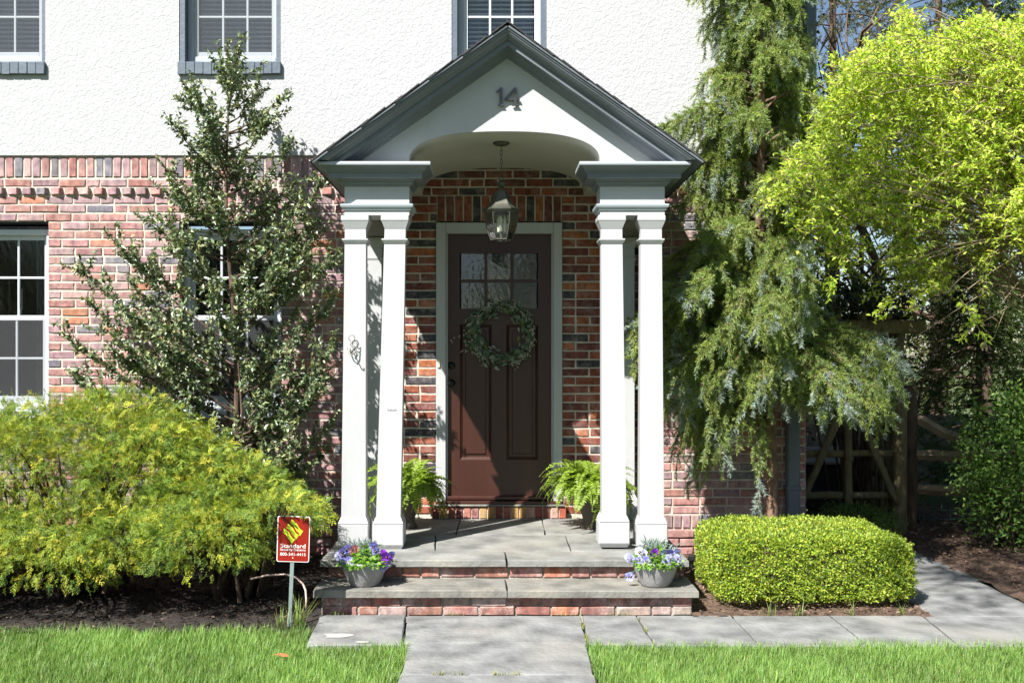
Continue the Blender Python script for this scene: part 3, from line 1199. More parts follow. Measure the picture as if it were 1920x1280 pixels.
for nm, zz, r in (('deadbolt', 1.465, .030), ('door_knob', 1.327, .030)):
    mb = MB()
    prof = [(0, -.012), (r, -.012), (r, -.004), (r * .8, 0)] if nm == 'deadbolt' else [(0, -.055), (.016, -.055), (.026, -.045), (.026, -.032), (.012, -.022), (.012, -.008), (r, -.005), (r, 0)]
    V = []
    n = 18
    fs = []
    for q, (rr, yy) in enumerate(prof):
        for k in range(n):
            a = 2 * math.pi * k / n
            V.append((-0.352 + rr * math.cos(a), yd + yy, zz + rr * math.sin(a)))
    for q in range(len(prof) - 1):
        for k in range(n):
            fs.append((q * n + k, q * n + (k + 1) % n, (q + 1) * n + (k + 1) % n, (q + 1) * n + k))
    mb.add(V, fs)
    mb.build(nm, 'dark_bronze', door, True)
MB().cbox(x0 - .01, x1 + .01, -.01, yd + .03, .435 - .028, .437, .006).build('weather_bar', 'door_paint', door)
MB().cbox(CX0 + .004, CX1 - .004, -0.062, .08, .382, .404, .006).build('door_sill', 'door_paint', door)
MB().cbox(CX0 - .01, CX1 + .01, -0.082, .08, .367, .381, .004).build('sill_stone', 'bluestone_step', door)
MB().cbox(CX0 + .012, CX0 + .034, -0.034, -.023, 1.45, 1.515, .003).build('doorbell', 'cream_plastic', door)
n = 17
for i in range(n):
    wdt = (DX1 - DX0 + .06) / n
    link('threshold_brick', rnd.choice(RW), door, (DX0 - .03 + (i + .5) * wdt, -0.070 + rnd.uniform(-.004, .004), .318), (0, rnd.uniform(-.02, .02), 0),
         (wdt * .87 / .058, 1, .98), pick(([(.34, .10, .06), (.22, .07, .06), (.42, .27, .10), (.40, .20, .08), (.38, .24, .20)], [30, 20, 12, 15, 12])))
MB().box(DX0 - .02, DX1 + .02, -0.060, .05, .262, .367).build('threshold_mortar', 'mortar', door)

# ------------------------------------------------------------------ downspout on the house corner
mb = MB()
xd = at(1484, 900, -0.06).x
xu = at(1516, 100, -0.06).x
mb.cbox(xd - .05, xd + .05, -0.13, -0.05, 0.02, 2.85, .012)
mb.cbox(xu - .045, xu + .045, -0.13, -0.05, 3.1, 5.6, .012)
mb.add([(xd - .05, -.13, 2.84), (xd + .05, -.13, 2.84), (xd + .05, -.05, 2.84), (xd - .05, -.05, 2.84),
        (xu - .045, -.13, 3.11), (xu + .045, -.13, 3.11), (xu + .045, -.05, 3.11), (xu - .045, -.05, 3.11)],
       [(0, 1, 5, 4), (1, 2, 6, 5), (2, 3, 7, 6), (3, 0, 4, 7)])
ds = mb.build('downspout', 'grey_paint', house)
for z in (0.5, 2.2, 4.1):
    xx = xd if z < 3 else xu
    MB().cbox(xx - .058, xx + .058, -.134, -.02, z, z + .03, .004).build('strap', 'grey_paint', ds)

# ================================================================== stoop
stoop = empty('front_stoop', (0.055, -1.0, 0), 'bluestone stoop of two steps with worn brick risers below the front door', 'steps')
SX0, SX1 = -1.09, 1.202
FZ, TZ = 0.27, 0.145
mb = MB()
mb.box(SX0 + .05, SX1 - .05, -1.69, -0.001, -.06, FZ - .042)
mb.box(SX0 + .045, SX1 - .045, -1.965, -1.66, -.06, TZ - .045)
mb.build('mortar_core', 'mortar_dirty', stoop)
J = .004
YB = -0.075
floor = [
    [(SX0, -1.425), (0.06 - J, -1.425), (0.07 - J, -1.737), (SX0, -1.737)],
    [(0.06 + J, -1.425), (SX1, -1.425), (SX1, -1.737), (0.07 + J, -1.737)],
    [(SX0, -0.80), (-0.43 - J, -0.80), (-0.395 - J, -1.42), (SX0, -1.42)],
    [(-0.43 + J, -0.80), (0.495 - J, -0.80), (0.49 - J, -1.42), (-0.395 + J, -1.42)],
    [(0.495 + J, -0.80), (SX1, -0.80), (SX1, -1.42), (0.49 + J, -1.42)],
    [(SX0, -.001), (-0.28 - J, YB), (-0.285 - J, -0.793), (SX0, -0.793)],
    [(-0.28 + J, YB), (0.36 - J, YB), (0.352 - J, -0.793), (-0.285 + J, -0.793)],
    [(0.36 + J, YB), (SX1, -.001), (SX1, -0.793), (0.352 + J, -0.793)],
]
for p in floor:
    link('slab', slab_mesh(p, FZ - .041, FZ + rng.uniform(-.0015, .0015), 'bluestone', .005), stoop)
for p in ([(SX0, -1.62), (0.062 - J, -1.62), (0.068 - J, -2.015), (SX0, -2.015)],
          [(0.062 + J, -1.62), (SX1 + .005, -1.62), (SX1 + .005, -2.018), (0.068 + J, -2.018)]):
    link('tread', slab_mesh(p, TZ - .044, TZ + rng.uniform(-.0015, .0015), 'bluestone_step', .007), stoop)


def riser(x0, x1, y, zc, h, axis='x'):
    x = x0 + rnd.uniform(0, .03)
    while x < x1 - .04:
        L = rnd.choice((.203, .203, .203, .11, .16))
        L = min(L, x1 - x)
        me = rnd.choice(STS if L > .13 else HDS)
        base = .203 if L > .13 else .098
        if axis == 'x':
            link('brick', me, stoop, (x + L / 2, y + rnd.uniform(-.004, .003), zc), (0, rnd.uniform(-.012, .012), 0), (L / base, 1, h / .0555), pick(PAL_STEP))
        else:
            s = 1 if axis == '+' else -1
            link('brick', me, stoop, (y + rnd.uniform(-.003, .003), x + L / 2, zc), (0, 0, s * math.pi / 2), (L / base, 1, h / .0555), pick(PAL_STEP))
        x += L + .012


riser(SX0 + .03, SX1 - .03, -1.700, TZ + .044, .066)
riser(SX0 + .035, SX1 - .03, -1.975, .070, .055)
riser(SX0 + .035, SX1 - .03, -1.975, .012, .052)
for zc, h in ((TZ + .05, .06), (.08, .055), (.02, .05)):
    riser(-1.66, -.05, SX1 - .04, zc, h, '+')
    riser(-1.66, -.05, SX0 + .04, zc, h, '-')

# ================================================================== portico
PC = 0.057
portico = empty('portico', (PC, -0.7, 0.27), 'white columned portico with dark grey gable mouldings around the front door', 'portico')
YF, YT = -1.36, -1.32
SL = 0.698
PK = 0.075
TH = math.atan(SL)
ZPK, YCR = 3.634, -1.545
TIP = 1.232


def column(xb, xt, base_gap=0.0, lab=None):
    sh = MB()
    zb = FZ + base_gap
    yc = -1.28
    lx = xt - xb
    sh.frustum(xb, yc - .026, zb + .20, 2.385, .160, .138, .108, .090, lean=(lx, .004))
    col = sh.build('column', 'white_paint', portico)
    pl = MB()
    # plinth block with chamfered foot and flared shoulder
    pl.frustum(xb, yc, zb, zb + .025, .170, .202)
    pl.cbox(xb - .101, xb + .101, yc - .101, yc + .101, zb + .025, zb + .164, .005)
    pl.frustum(xb, yc, zb + .160, zb + .171, .180, .180)
    pl.frustum(xb, yc, zb + .170, zb + .209, .198, .164)
    pl.build('plinth', 'white_paint', col)
    cp = MB()
    k = (2.29 - zb - .2) / (2.385 - zb - .2)
    xr = xb + lx * k
    cp.frustum(xr, yc, 2.276, 2.297, .143, .170)
    cp.cbox(xr - .0855, xr + .0855, yc - .0855, yc + .0855, 2.297, 2.307, .002)
    cp.frustum(xt, yc, 2.375, 2.424, .1385, .178)
    cp.cbox(xt - .092, xt + .092, yc - .092, yc + .092, 2.424, 2.459, .004)
    cp.build('capital', 'white_paint', col)
    if lab:
        col['label'] = lab
    return col


COL_LO = column(-.937, -.926)
COL_LI = column(-.708, -.664)
COL_RI = column(.776, .762, .012)
column(1.024, 1.022)
# faint scuff on the inner left column
mb = MB()
for i in range(9):
    u = -.714 + i * .0062
    mb.box(u, u + .004, -1.3605, -1.3592, 1.183 + .004 * math.sin(i * 2.1), 1.190 + .003 * math.cos(i * 1.7))
mb.build('scuff_mark', 'scuff', COL_LI)

for xc in (-.955, 1.005):
    mb = MB()
    mb.cbox(xc - .07, xc + .07, -.135, -.012, FZ + .20, 2.385, .003)
    pil = mb.build('pilaster', 'white_paint', portico)
    mb = MB()
    mb.cbox(xc - .09, xc + .09, -.155, -.012, FZ, FZ + .165, .003)
    mb.frustum(xc, -.0725, FZ + .1655, FZ + .20, .176, .142, .139, .124)
    mb.build('plinth', 'white_paint', pil)
    mb = MB()
    mb.frustum(xc, -.073, 2.276, 2.297, .142, .168, .122, .138)
    mb.frustum(xc, -.073, 2.380, 2.424, .142, .178, .122, .14)
    mb.cbox(xc - .092, xc + .092, -.158, -.012, 2.424, 2.459, .004)
    mb.build('capital', 'white_paint', pil)

# entablature blocks over each pair of columns, beams running back to the wall
CORN = [(0.0, 2.648), (.012, 2.650), (.016, 2.662), (.028, 2.668), (.034, 2.682), (.040, 2.688), (.092, 2.690), (.092, 2.718), (.098, 2.724),
        (.104, 2.726), (.109, 2.738), (.122, 2.752), (.136, 2.762), (.140, 2.764), (-.02, 2.7645)]
DRIP = [(-.02, 2.7650), (.146, 2.7655), (.148, 2.775), (.146, 2.787), (-.02, 2.789)]
BAND = [(0.0, 2.492), (.010, 2.494), (.013, 2.506), (.022, 2.512), (.026, 2.523), (.026, 2.532), (0.0, 2.538)]
for side, (xa, xb) in (('l', (-.995, -.57)), ('r', (.684, 1.108))):
    mb = MB()
    mb.box(xa, xb, YF, -1.13, 2.461, 2.80)
    ent = mb.build('entablature', 'white_paint', portico)
    # outward lies to the right of travel
    path = [(xa, -.03), (xa, YF), (xb, YF), (xb, -1.10)] if side == 'l' else [(xa, -1.10), (xa, YF), (xb, YF), (xb, -.03)]
    MB().sweep(path, CORN).build('cornice', 'slate_paint', ent)
    MB().sweep(path, DRIP).build('drip_edge', 'pale_grey_paint', ent)
    MB().sweep(path, BAND).build('band_moulding', 'pale_grey_paint', ent)
    bx = (xa, xa + .19) if side == 'l' else (xb - .19, xb)
    mb = MB()
    mb.box(bx[0] + .001, bx[1], -1.129, -.012, 2.463, 2.80)
    mb.build('side_beam', 'weathered_board', portico)

# pediment board with the arched opening
R_ARCH, RISE, Z_SP = 0.632, 0.205, 2.815


def arch(u):
    return Z_SP + RISE * max(0.0, 1 - abs(u) ** 2.5) ** 0.4


NA = 48
us = [math.copysign(1 - (1 - abs(t)) ** 1.8, t) for t in np.linspace(-1, 1, NA + 1)]
poly = [(-1.02, 2.788), (PC - R_ARCH, 2.788)] + [(PC + R_ARCH * u, arch(u)) for u in us] + [(PC + R_ARCH, 2.788), (1.135, 2.788)]
zin = ZPK - .085 / math.cos(TH)
poly += [(1.135, max(2.80, zin - SL * (1.135 - PK))), (PK, zin), (-1.02, max(2.80, zin - SL * (1.02 + PK)))]
ped = MB().prism(poly, YT, YT + .10, 'xz').build('pediment', 'white_paint', portico)
mb = MB()
vs, fs = [], []
for i, u in enumerate(us):
    x = PC + R_ARCH * u * 0.9995
    z = arch(u) - .0015
    vs += [(x, YT + .003, z), (x, -.002, z)]
for i in range(NA):
    fs.append((2 * i, 2 * i + 2, 2 * i + 3, 2 * i + 1))
mb.add(vs, fs)
mb.build('vaulted_ceiling', 'ceiling_paint', portico, True)
for u0, u1 in ((-.806, PC - R_ARCH), (PC + R_ARCH, .919)):
    MB().box(u0, u1, -1.128, -.002, 2.805, 2.83).build('ceiling_margin', 'ceiling_paint', portico)

# raking cornice, mitred at the peak and dying on the level cornice
RAKE = [(-.004, YCR + .20), (-.004, YCR), (.012, YCR), (.016, YCR + .008), (.030, YCR + .012), (.048, YCR + .026), (.058, YCR + .046), (.066, YCR + .052),
        (.070, YCR + .052), (.074, YCR + .062), (.076, YCR + .074), (.118, YCR + .074), (.118, YT - .06), (.128, YT - .056), (.134, YT - .040), (.148, YT - .034),
        (.154, YT - .018), (.170, YT - .012), (.176, YT + .02)]
RAKE = [(t * .64, y) for t, y in RAKE]
for sgn in (-1, 1):
    vs, fs = [], []
    k = len(RAKE)
    for t, y in RAKE:
        vs.append((PK, y, ZPK - t / math.cos(TH)))
    for t, y in RAKE:
        zend = 2.7915
        dx = (ZPK - t / math.cos(TH) - zend) / SL
        vs.append((PK + sgn * dx, y, zend))
    for i in range(k - 1):
        f = (i, i + 1, k + i + 1, k + i)
        fs.append(f if sgn > 0 else f[::-1])
    mb = MB().add(vs, fs)
    mb.build('raking_cornice', 'slate_paint', portico)

# roof deck, eaves, shingles
roof = None
mb = MB()
for sgn in (-1, 1):
    c, s_ = math.cos(TH), math.sin(TH)
    ny = (sgn * s_, c)

    def q(d, h, y):
        return (PK + sgn * (d * c) + ny[0] * h, y, ZPK - d * s_ + ny[1] * h)
    LD = (TIP + .012) / c
    mb.add([q(0, .003, YCR - .012), q(LD, .003, YCR - .012), q(LD, .003, -.03), q(0, .003, -.03),
            q(0, .014, YCR - .012), q(LD, .014, YCR - .012), q(LD, .014, -.03), q(0, .014, -.03)],
           [(0, 1, 2, 3), (7, 6, 5, 4), (0, 4, 5, 1), (1, 5, 6, 2), (2, 6, 7, 3)])
roof = mb.build('portico_roof', 'slate_paint', portico)
shm = MB().cbox(-.10, .10, -.148, .148, 0, .007, .002).mesh('shingle', 'shingle')
for sgn in (-1, 1):
    c, s_ = math.cos(TH), math.sin(TH)
    LD = (TIP + .022) / c
    nrow = 11
    for r in range(nrow):
        d = LD - .10 - r * (LD - .08) / nrow
        off = .15 if r % 2 else 0
        y = YCR - .02 + .148 - off
        while y < .1:
            ya, yb = max(y - .148, YCR - .022), min(y + .148, -.03)
            if yb - ya > .03:
                h = .0145 + .0035
                x = PK + sgn * d * c + sgn * s_ * h
                z = ZPK - d * s_ + c * h
                o = link('shingle', shm, roof, (x, (ya + yb) / 2, z), (0, TH + math.radians(2.6), 0 if sgn > 0 else math.pi),
                         (1, (yb - ya) / .302, rnd.uniform(.9, 1.25)))
            y += .30
mb = MB()
mb.prism([(PK - .10, ZPK - .10 * SL + .026), (PK, ZPK + .030), (PK + .10, ZPK - .10 * SL + .026), (PK + .10, ZPK - .10 * SL + .034),
          (PK, ZPK + .040), (PK - .10, ZPK - .10 * SL + .034)], YCR - .022, -.03, 'xz').build('ridge_cap', 'shingle', roof)

# house number
def digit(poly_list, name):
    mb = MB()
    for p in poly_list:
        mb.prism(p, YT - .022, YT - .010, 'xz')
    return mb.build(name, 'number_metal', portico)


nx, nz = at(929, 201, YT).x, at(929, 200, YT).z
S = 0.122


def dp(pts, ox):
    return [(nx + ox + x * S, nz + z * S) for x, z in pts]


digit([dp([(.12, .08), (.27, .08), (.27, 1.0), (.20, 1.0), (.12, .93), (.12, .80)], .012),
       dp([(-.08, .72), (.12, .82), (.12, .93), (-.06, .78)], .012),
       dp([(.02, 0), (.38, 0), (.33, .08), (.05, .08)], .012)], 'digit_one')
digit([dp([(.52, .07), (.65, .07), (.65, .30), (.52, .30)], .060), dp([(.52, .40), (.65, .40), (.65, .98), (.52, .98)], .060),
       dp([(.0, .30), (.84, .30), (.80, .40), (.0, .40)], .060),
       dp([(.0, .40), (.13, .40), (.52, .84), (.52, .98)], .060), dp([(.40, 0), (.80, 0), (.74, .07), (.44, .07)], .060)], 'digit_four')

# ================================================================== lantern
LX, LY = 0.037, -0.97
lan = empty('hanging_lantern', (LX, LY, 2.335), 'aged bronze six sided glass lantern hanging on a chain under the arch', 'lantern')
zc = arch((LX - PC) / R_ARCH) - .002
MB().lathe([(0, zc), (.058, zc), (.058, zc - .008), (.040, zc - .020), (.012, zc - .026), (0, zc - .028)], (LX, LY, 0), 24).build('ceiling_canopy', 'lantern_metal', lan, True)
z = zc - .022
k = 0
while z > 2.775:
    mb = MB()
    pts = []
    for i in range(13):
        a = 2 * math.pi * i / 12
        u, w = .0085 * math.cos(a), .0185 * math.sin(a)
        pts.append((LX + (u if k % 2 else 0), LY + (0 if k % 2 else u), z - .0165 + w))
    mb.tube(pts, .0022, 5, False)
    mb.build('chain_link', 'lantern_metal', lan, True)
    z -= .0305
    k += 1
mb = MB()
mb.tube([(LX + .018 * math.cos(a), LY, 2.768 + .018 * math.sin(a)) for a in np.linspace(0, 2 * math.pi, 17)], .003, 6, False)
mb.lathe([(0, 2.752), (.012, 2.750), (.036, 2.738), (.039, 2.728), (.030, 2.718), (.014, 2.706), (.010, 2.690), (.016, 2.680)], (LX, LY, 0), 20)
mb.build('finial', 'lantern_metal', lan, True)


def hexring(rad, z, ph=0.0):
    rad *= 1.09
    return [(LX + rad * math.cos(ph + i * math.pi / 3), LY + rad * math.sin(ph + i * math.pi / 3), z) for i in range(6)]


mb = MB()
prof = [(.040, 2.684), (.046, 2.670), (.060, 2.630), (.085, 2.583), (.104, 2.563)]
rings = [hexring(r, z) for r, z in prof]
vs = sum(rings, [])
fs = [(a * 6 + i, a * 6 + (i + 1) % 6, (a + 1) * 6 + (i + 1) % 6, (a + 1) * 6 + i) for a in range(len(prof) - 1) for i in range(6)]
mb.add(vs, fs)
mb.add(rings[0], [tuple(range(6))])
mb.build('roof', 'lantern_metal', lan)
mb = MB()
for r0, z0_, r1, z1_ in ((.104, 2.563, .120, 2.556), (.120, 2.556, .120, 2.545), (.120, 2.545, .105, 2.530), (.105, 2.530, .09, 2.530)):
    mb.add(hexring(r0, z0_) + hexring(r1, z1_), [(i, (i + 1) % 6, 6 + (i + 1) % 6, 6 + i) for i in range(6)])
mb.build('rim', 'lantern_metal', lan)
body = [(.105, 2.530), (.104, 2.50), (.097, 2.44), (.083, 2.39), (.066, 2.345)]
for i in range(6):
    vs = []
    for r, z in body:
        h = hexring(r * .985, z)
        vs += [h[i], h[(i + 1) % 6]]
    MB().add(vs, [(2 * a, 2 * a + 1, 2 * a + 3, 2 * a + 2) for a in range(4)]).build('glass_panel', 'lantern_glass', lan)
    MB().tube([hexring(r, z)[i] for r, z in body], .0038, 5).build('rib', 'lantern_metal', lan)
mb = MB()
h = hexring(.066, 2.343)
mb.tube(h + [h[0]], .0042, 5, False)
mb.tube([(LX, LY, 2.345), (LX, LY, 2.40)], .012, 10)
mb.build('base_ring', 'lantern_metal', lan)
for i in range(3):
    a = i * 2.094 + .4
    cx, cy = LX + .024 * math.cos(a), LY + .024 * math.sin(a)
    MB().lathe([(.009, 2.40), (.009, 2.46), (.0085, 2.462), (.012, 2.472), (.012, 2.485), (.004, 2.510), (0, 2.514)], (cx, cy, 0), 10).build('candle_bulb', 'candle', lan, True)

# ================================================================== things by the door
# wreath
WX, WY, WZ = 0.042, 0.002, 1.716
wr = empty('wreath', (WX, WY, WZ - .26), 'round wreath of eucalyptus leaves and white berries on the dark door', 'wreath')
mb = MB()
for k in range(4):
    pts = []
    for i in range(41):
        a = 2 * math.pi * i / 40
        r = .205 + .018 * math.sin(a * 5 + k * 1.7)
        pts.append((WX + r * math.cos(a), WY + .012 * math.cos(a * 7 + k * 2), WZ + r * math.sin(a)))
    mb.tube(pts, .0045, 5, False)
mb.build('twig_ring', 'twig', wr)
n = 560
a = rng.uniform(0, 2 * math.pi, n)
r = .208 + rng.normal(size=n) * .028
pos = np.stack([WX + r * np.cos(a), WY - .012 + rng.normal(size=n) * .014, WZ + r * np.sin(a)], 1)
tang = np.stack([-np.sin(a), np.zeros(n), np.cos(a)], 1)
radial = np.stack([np.cos(a), np.zeros(n), np.sin(a)], 1)
d = tang * rng.choice([-1, 1, 1], n)[:, None] + radial * rng.uniform(-.5, .9, n)[:, None] + rand_dirs(n) * .4 + np.array([0, -.35, 0])
nr = rand_dirs(n) + np.array([0, -.9, .2])
L = rng.uniform(.035, .065, n)
V, F, C = scatter(LEAF_V, LEAF_F, pos, frames(d, nr), np.stack([L, L * .48, L * .6], 1),
                  palette(n, [(.15, .21, .14), (.20, .27, .19), (.09, .16, .09), (.34, .36, .09), (.36, .38, .32)], [5, 4, 4, 1, 2]))
link('leaves', np_mesh('leaves', V, F, 'soft_leaf', C), wr)
mb = MB()
sprays = [(2.75, .30), (3.6, .32), (3.25, .38), (2.2, .24), (1.3, .25), (.3, .25), (5.6, .28), (5.2, .30), (5.9, .25), (4.2, .26), (.8, .25), (2.5, .24), (1.75, .23), (6.1, .25), (3.9, .25)]
stems = []
for ang, rr in sprays:
    bx, bz = WX + rr * math.cos(ang), WZ + rr * math.sin(ang) * .95
    stems.append((bez((WX + .2 * math.cos(ang - .5), WY - .01, WZ + .2 * math.sin(ang - .5)), (WX + .24 * math.cos(ang - .2), WY - .03, WZ + .24 * math.sin(ang - .2)), (bx, WY - .03, bz), 6), np.linspace(.0022, .001, 6)))
    for i in range(18):
        f = rnd.uniform(.45, 1.05)
        p = bez((WX + .2 * math.cos(ang - .5), WY - .01, WZ + .2 * math.sin(ang - .5)), (WX + .24 * math.cos(ang - .2), WY - .03, WZ + .24 * math.sin(ang - .2)), (bx, WY - .03, bz), 21)[min(20, int(f * 20))]
        s = rnd.uniform(.005, .008)
        cx, cy, cz = p[0] + rnd.gauss(0, .016), p[1] - .008 + rnd.gauss(0, .01), p[2] + rnd.gauss(0, .016)
        mb.add([(cx + s, cy, cz), (cx - s, cy, cz), (cx, cy + s, cz), (cx, cy - s, cz), (cx, cy, cz + s), (cx, cy, cz - s)],
               [(0, 3, 4), (3, 1, 4), (1, 2, 4), (2, 0, 4), (3, 0, 5), (1, 3, 5), (2, 1, 5), (0, 2, 5)])
mb.build('berries', 'berry_white', wr, True)
V, F = tube_np(stems, 4)
link('berry_stems', np_mesh('berry_stems', V, F, 'twig'), wr)

# ------------------------------------------------------------------ ferns in pots
def frond_mesh(seed, length=.36):
    r = np.random.default_rng(seed)
    m = 26
    t = np.linspace(0, 1, m)
    ang = math.radians(r.uniform(48, 75)) - t * math.radians(r.uniform(95, 150))
    st = length / m
    x = np.cumsum(np.cos(ang)) * st
    z = np.cumsum(np.sin(ang)) * st
    sway = np.cumsum(t) * st * r.uniform(-.35, .35)
    P = np.stack([x, sway, z], 1)
    T = norm(np.gradient(P, axis=0))
    N = np.stack([-T[:, 2], np.zeros(m), T[:, 0]], 1)
    B = np.cross(T, N)
    parts = []
    for side in (-1, 1):
        w = .052 * np.sin(np.clip(t * 1.02 + .10, 0, 1) * math.pi) ** .7 + .004
        d = B * side + T * .35 + N * .12 + r.normal(size=(m, 3)) * .12
        nr = N + r.normal(size=(m, 3)) * .25
        base = np.array([[.24, .34, .045]]) * (1 + r.normal(size=(m, 1)) * .12)
        parts.append(scatter(OVAL_V, OVAL_F, P, frames(d, nr), np.stack([w, np.full(m, .0155), w], 1), np.repeat(base, 1, 0)))
    V, F, C = merge(parts)
    tv, tf = tube_np([(P, np.linspace(.0022, .0008, m))], 3)
    tf = np.concatenate([tf[:, [0, 1, 2]], tf[:, [0, 2, 3]]])
    V2, F2, C2 = merge([(V, F, C), (tv, tf, np.tile([[.14, .16, .04]], (len(tv), 1)))])
    return np_mesh('frond', V2, F2, 'soft_leaf', C2)


FRONDS = [frond_mesh(100 + i, l) for i, l in enumerate((.34, .38, .30, .36, .26, .40, .32))]


def fern(loc, label, n, seed, sc=1.0):
    f = empty('potted_fern', loc, label, 'fern', 'pair of potted ferns')
    x, y, z = loc
    mb = MB()
    mb.lathe([(0, 0), (.080, 0), (.082, .012), (.060, .05), (.062, .08), (.118, .27), (.128, .275), (.128, .30), (.112, .302), (.108, .27), (0, .27)], loc, 26)
    mb.build('pot', 'pot_dark', f, True)
    r = random.Random(seed)
    for i in range(n):
        a = i * 2.39996 + r.uniform(-.25, .25)
        rr = .07 * math.sqrt(r.random())
        up = r.random()
        link('frond', r.choice(FRONDS), f, (x + rr * math.cos(a), y + rr * math.sin(a), z + .285), (r.uniform(-.25, .25), -r.uniform(-.35, .5) if up < .5 else r.uniform(.1, .85), a),
             tuple([sc * r.uniform(.7, 1.1)] * 3))
    return f


fern((-.66, -.50, FZ), 'potted fern in the shade behind the left columns', 150, 3, 1.0)
fern((.70, -.52, FZ), 'potted fern in the sun behind the right columns', 190, 5, 1.12)

# ------------------------------------------------------------------ bowls of pansies
def bowl_mesh():
    mb = MB()
    prof = [(.0, .006), (.072, .004), (.082, .0), (.088, .004), (.104, .036), (.120, .075), (.132, .112), (.137, .138), (.140, .142), (.140, .150), (.133, .151), (.129, .140), (.122, .12)]
    # chevron relief pressed into the side
    rows = []
    fine = []
    for i in range(len(prof) - 1):
        (r0, z0_), (r1, z1_) = prof[i], prof[i + 1]
        m = 6 if 3 <= i <= 6 else 1
        for k in range(m):
            fine.append((r0 + (r1 - r0) * k / m, z0_ + (z1_ - z0_) * k / m))
    fine.append(prof[-1])
    n = 120
    vs, fs = [], []
    for r, z in fine:
        for k in range(n):
            a = 2 * math.pi * k / n
            rr = r
            if .012 < z < .136 and r > .085:
                zig = abs(((k / 6.0) % 2) - 1) * .016
                rr += .0016 * (1 if ((z + zig) % .014) < .006 else -.4)
            vs.append((rr * math.cos(a), rr * math.sin(a), z))
    for i in range(len(fine) - 1):
        for k in range(n):
            k2 = (k + 1) % n
            fs.append((i * n + k, i * n + k2, (i + 1) * n + k2, (i + 1) * n + k))
    mb.add(vs, fs)
    return mb.mesh('bowl', 'pot_grey', True)


def pansy_mesh(seed):
    r = random.Random(seed)
    mb = MB()
    # five overlapping rounded petals facing -y, then the dark mask and the yellow eye
    for ang, rad, off, yy in ((62, .0155, .013, .003), (118, .0155, .013, .0035), (5, .0145, .013, 0), (175, .0145, .013, -.0005), (270, .0185, .012, -.002)):
        a = math.radians(ang)
        cx, cz = off * math.cos(a), off * math.sin(a)
        m = 10
        vs = [(cx * .2, yy, cz * .2)]
        for i in range(m):
            b = 2 * math.pi * i / m
            q = rad * (1 + .10 * math.sin(3 * b + seed) + r.uniform(-.05, .05))
            vs.append((cx + q * math.cos(b), yy + .004 * math.cos(2 * b + seed) - .002, cz + q * math.sin(b)))
        mb.add(vs, [(0, 1 + i, 1 + (i + 1) % m) for i in range(m)], 0)
    m = 8
    mb.add([(0, -.0085, -.002)] + [(.0095 * math.cos(2 * math.pi * i / m), -.0065, -.003 + .0085 * math.sin(2 * math.pi * i / m)) for i in range(m)],
           [(0, 1 + i, 1 + (i + 1) % m) for i in range(m)], 1)
    mb.add([(0, -.0105, -.001)] + [(.0030 * math.cos(2 * math.pi * i / m), -.0092, -.0015 + .003 * math.sin(2 * math.pi * i / m)) for i in range(m)],
           [(0, 1 + i, 1 + (i + 1) % m) for i in range(m)], 2)
    return mb.mesh('pansy', ['petal', 'pansy_eye', 'pansy_gold'])


PANSY = [pansy_mesh(i) for i in range(5)]
BOWL = bowl_mesh()
BLUE, LILAC, VIOLET, ROSE, WHITE = (.27, .26, .62), (.48, .49, .78), (.30, .05, .56), (.50, .20, .22), (.64, .66, .78)


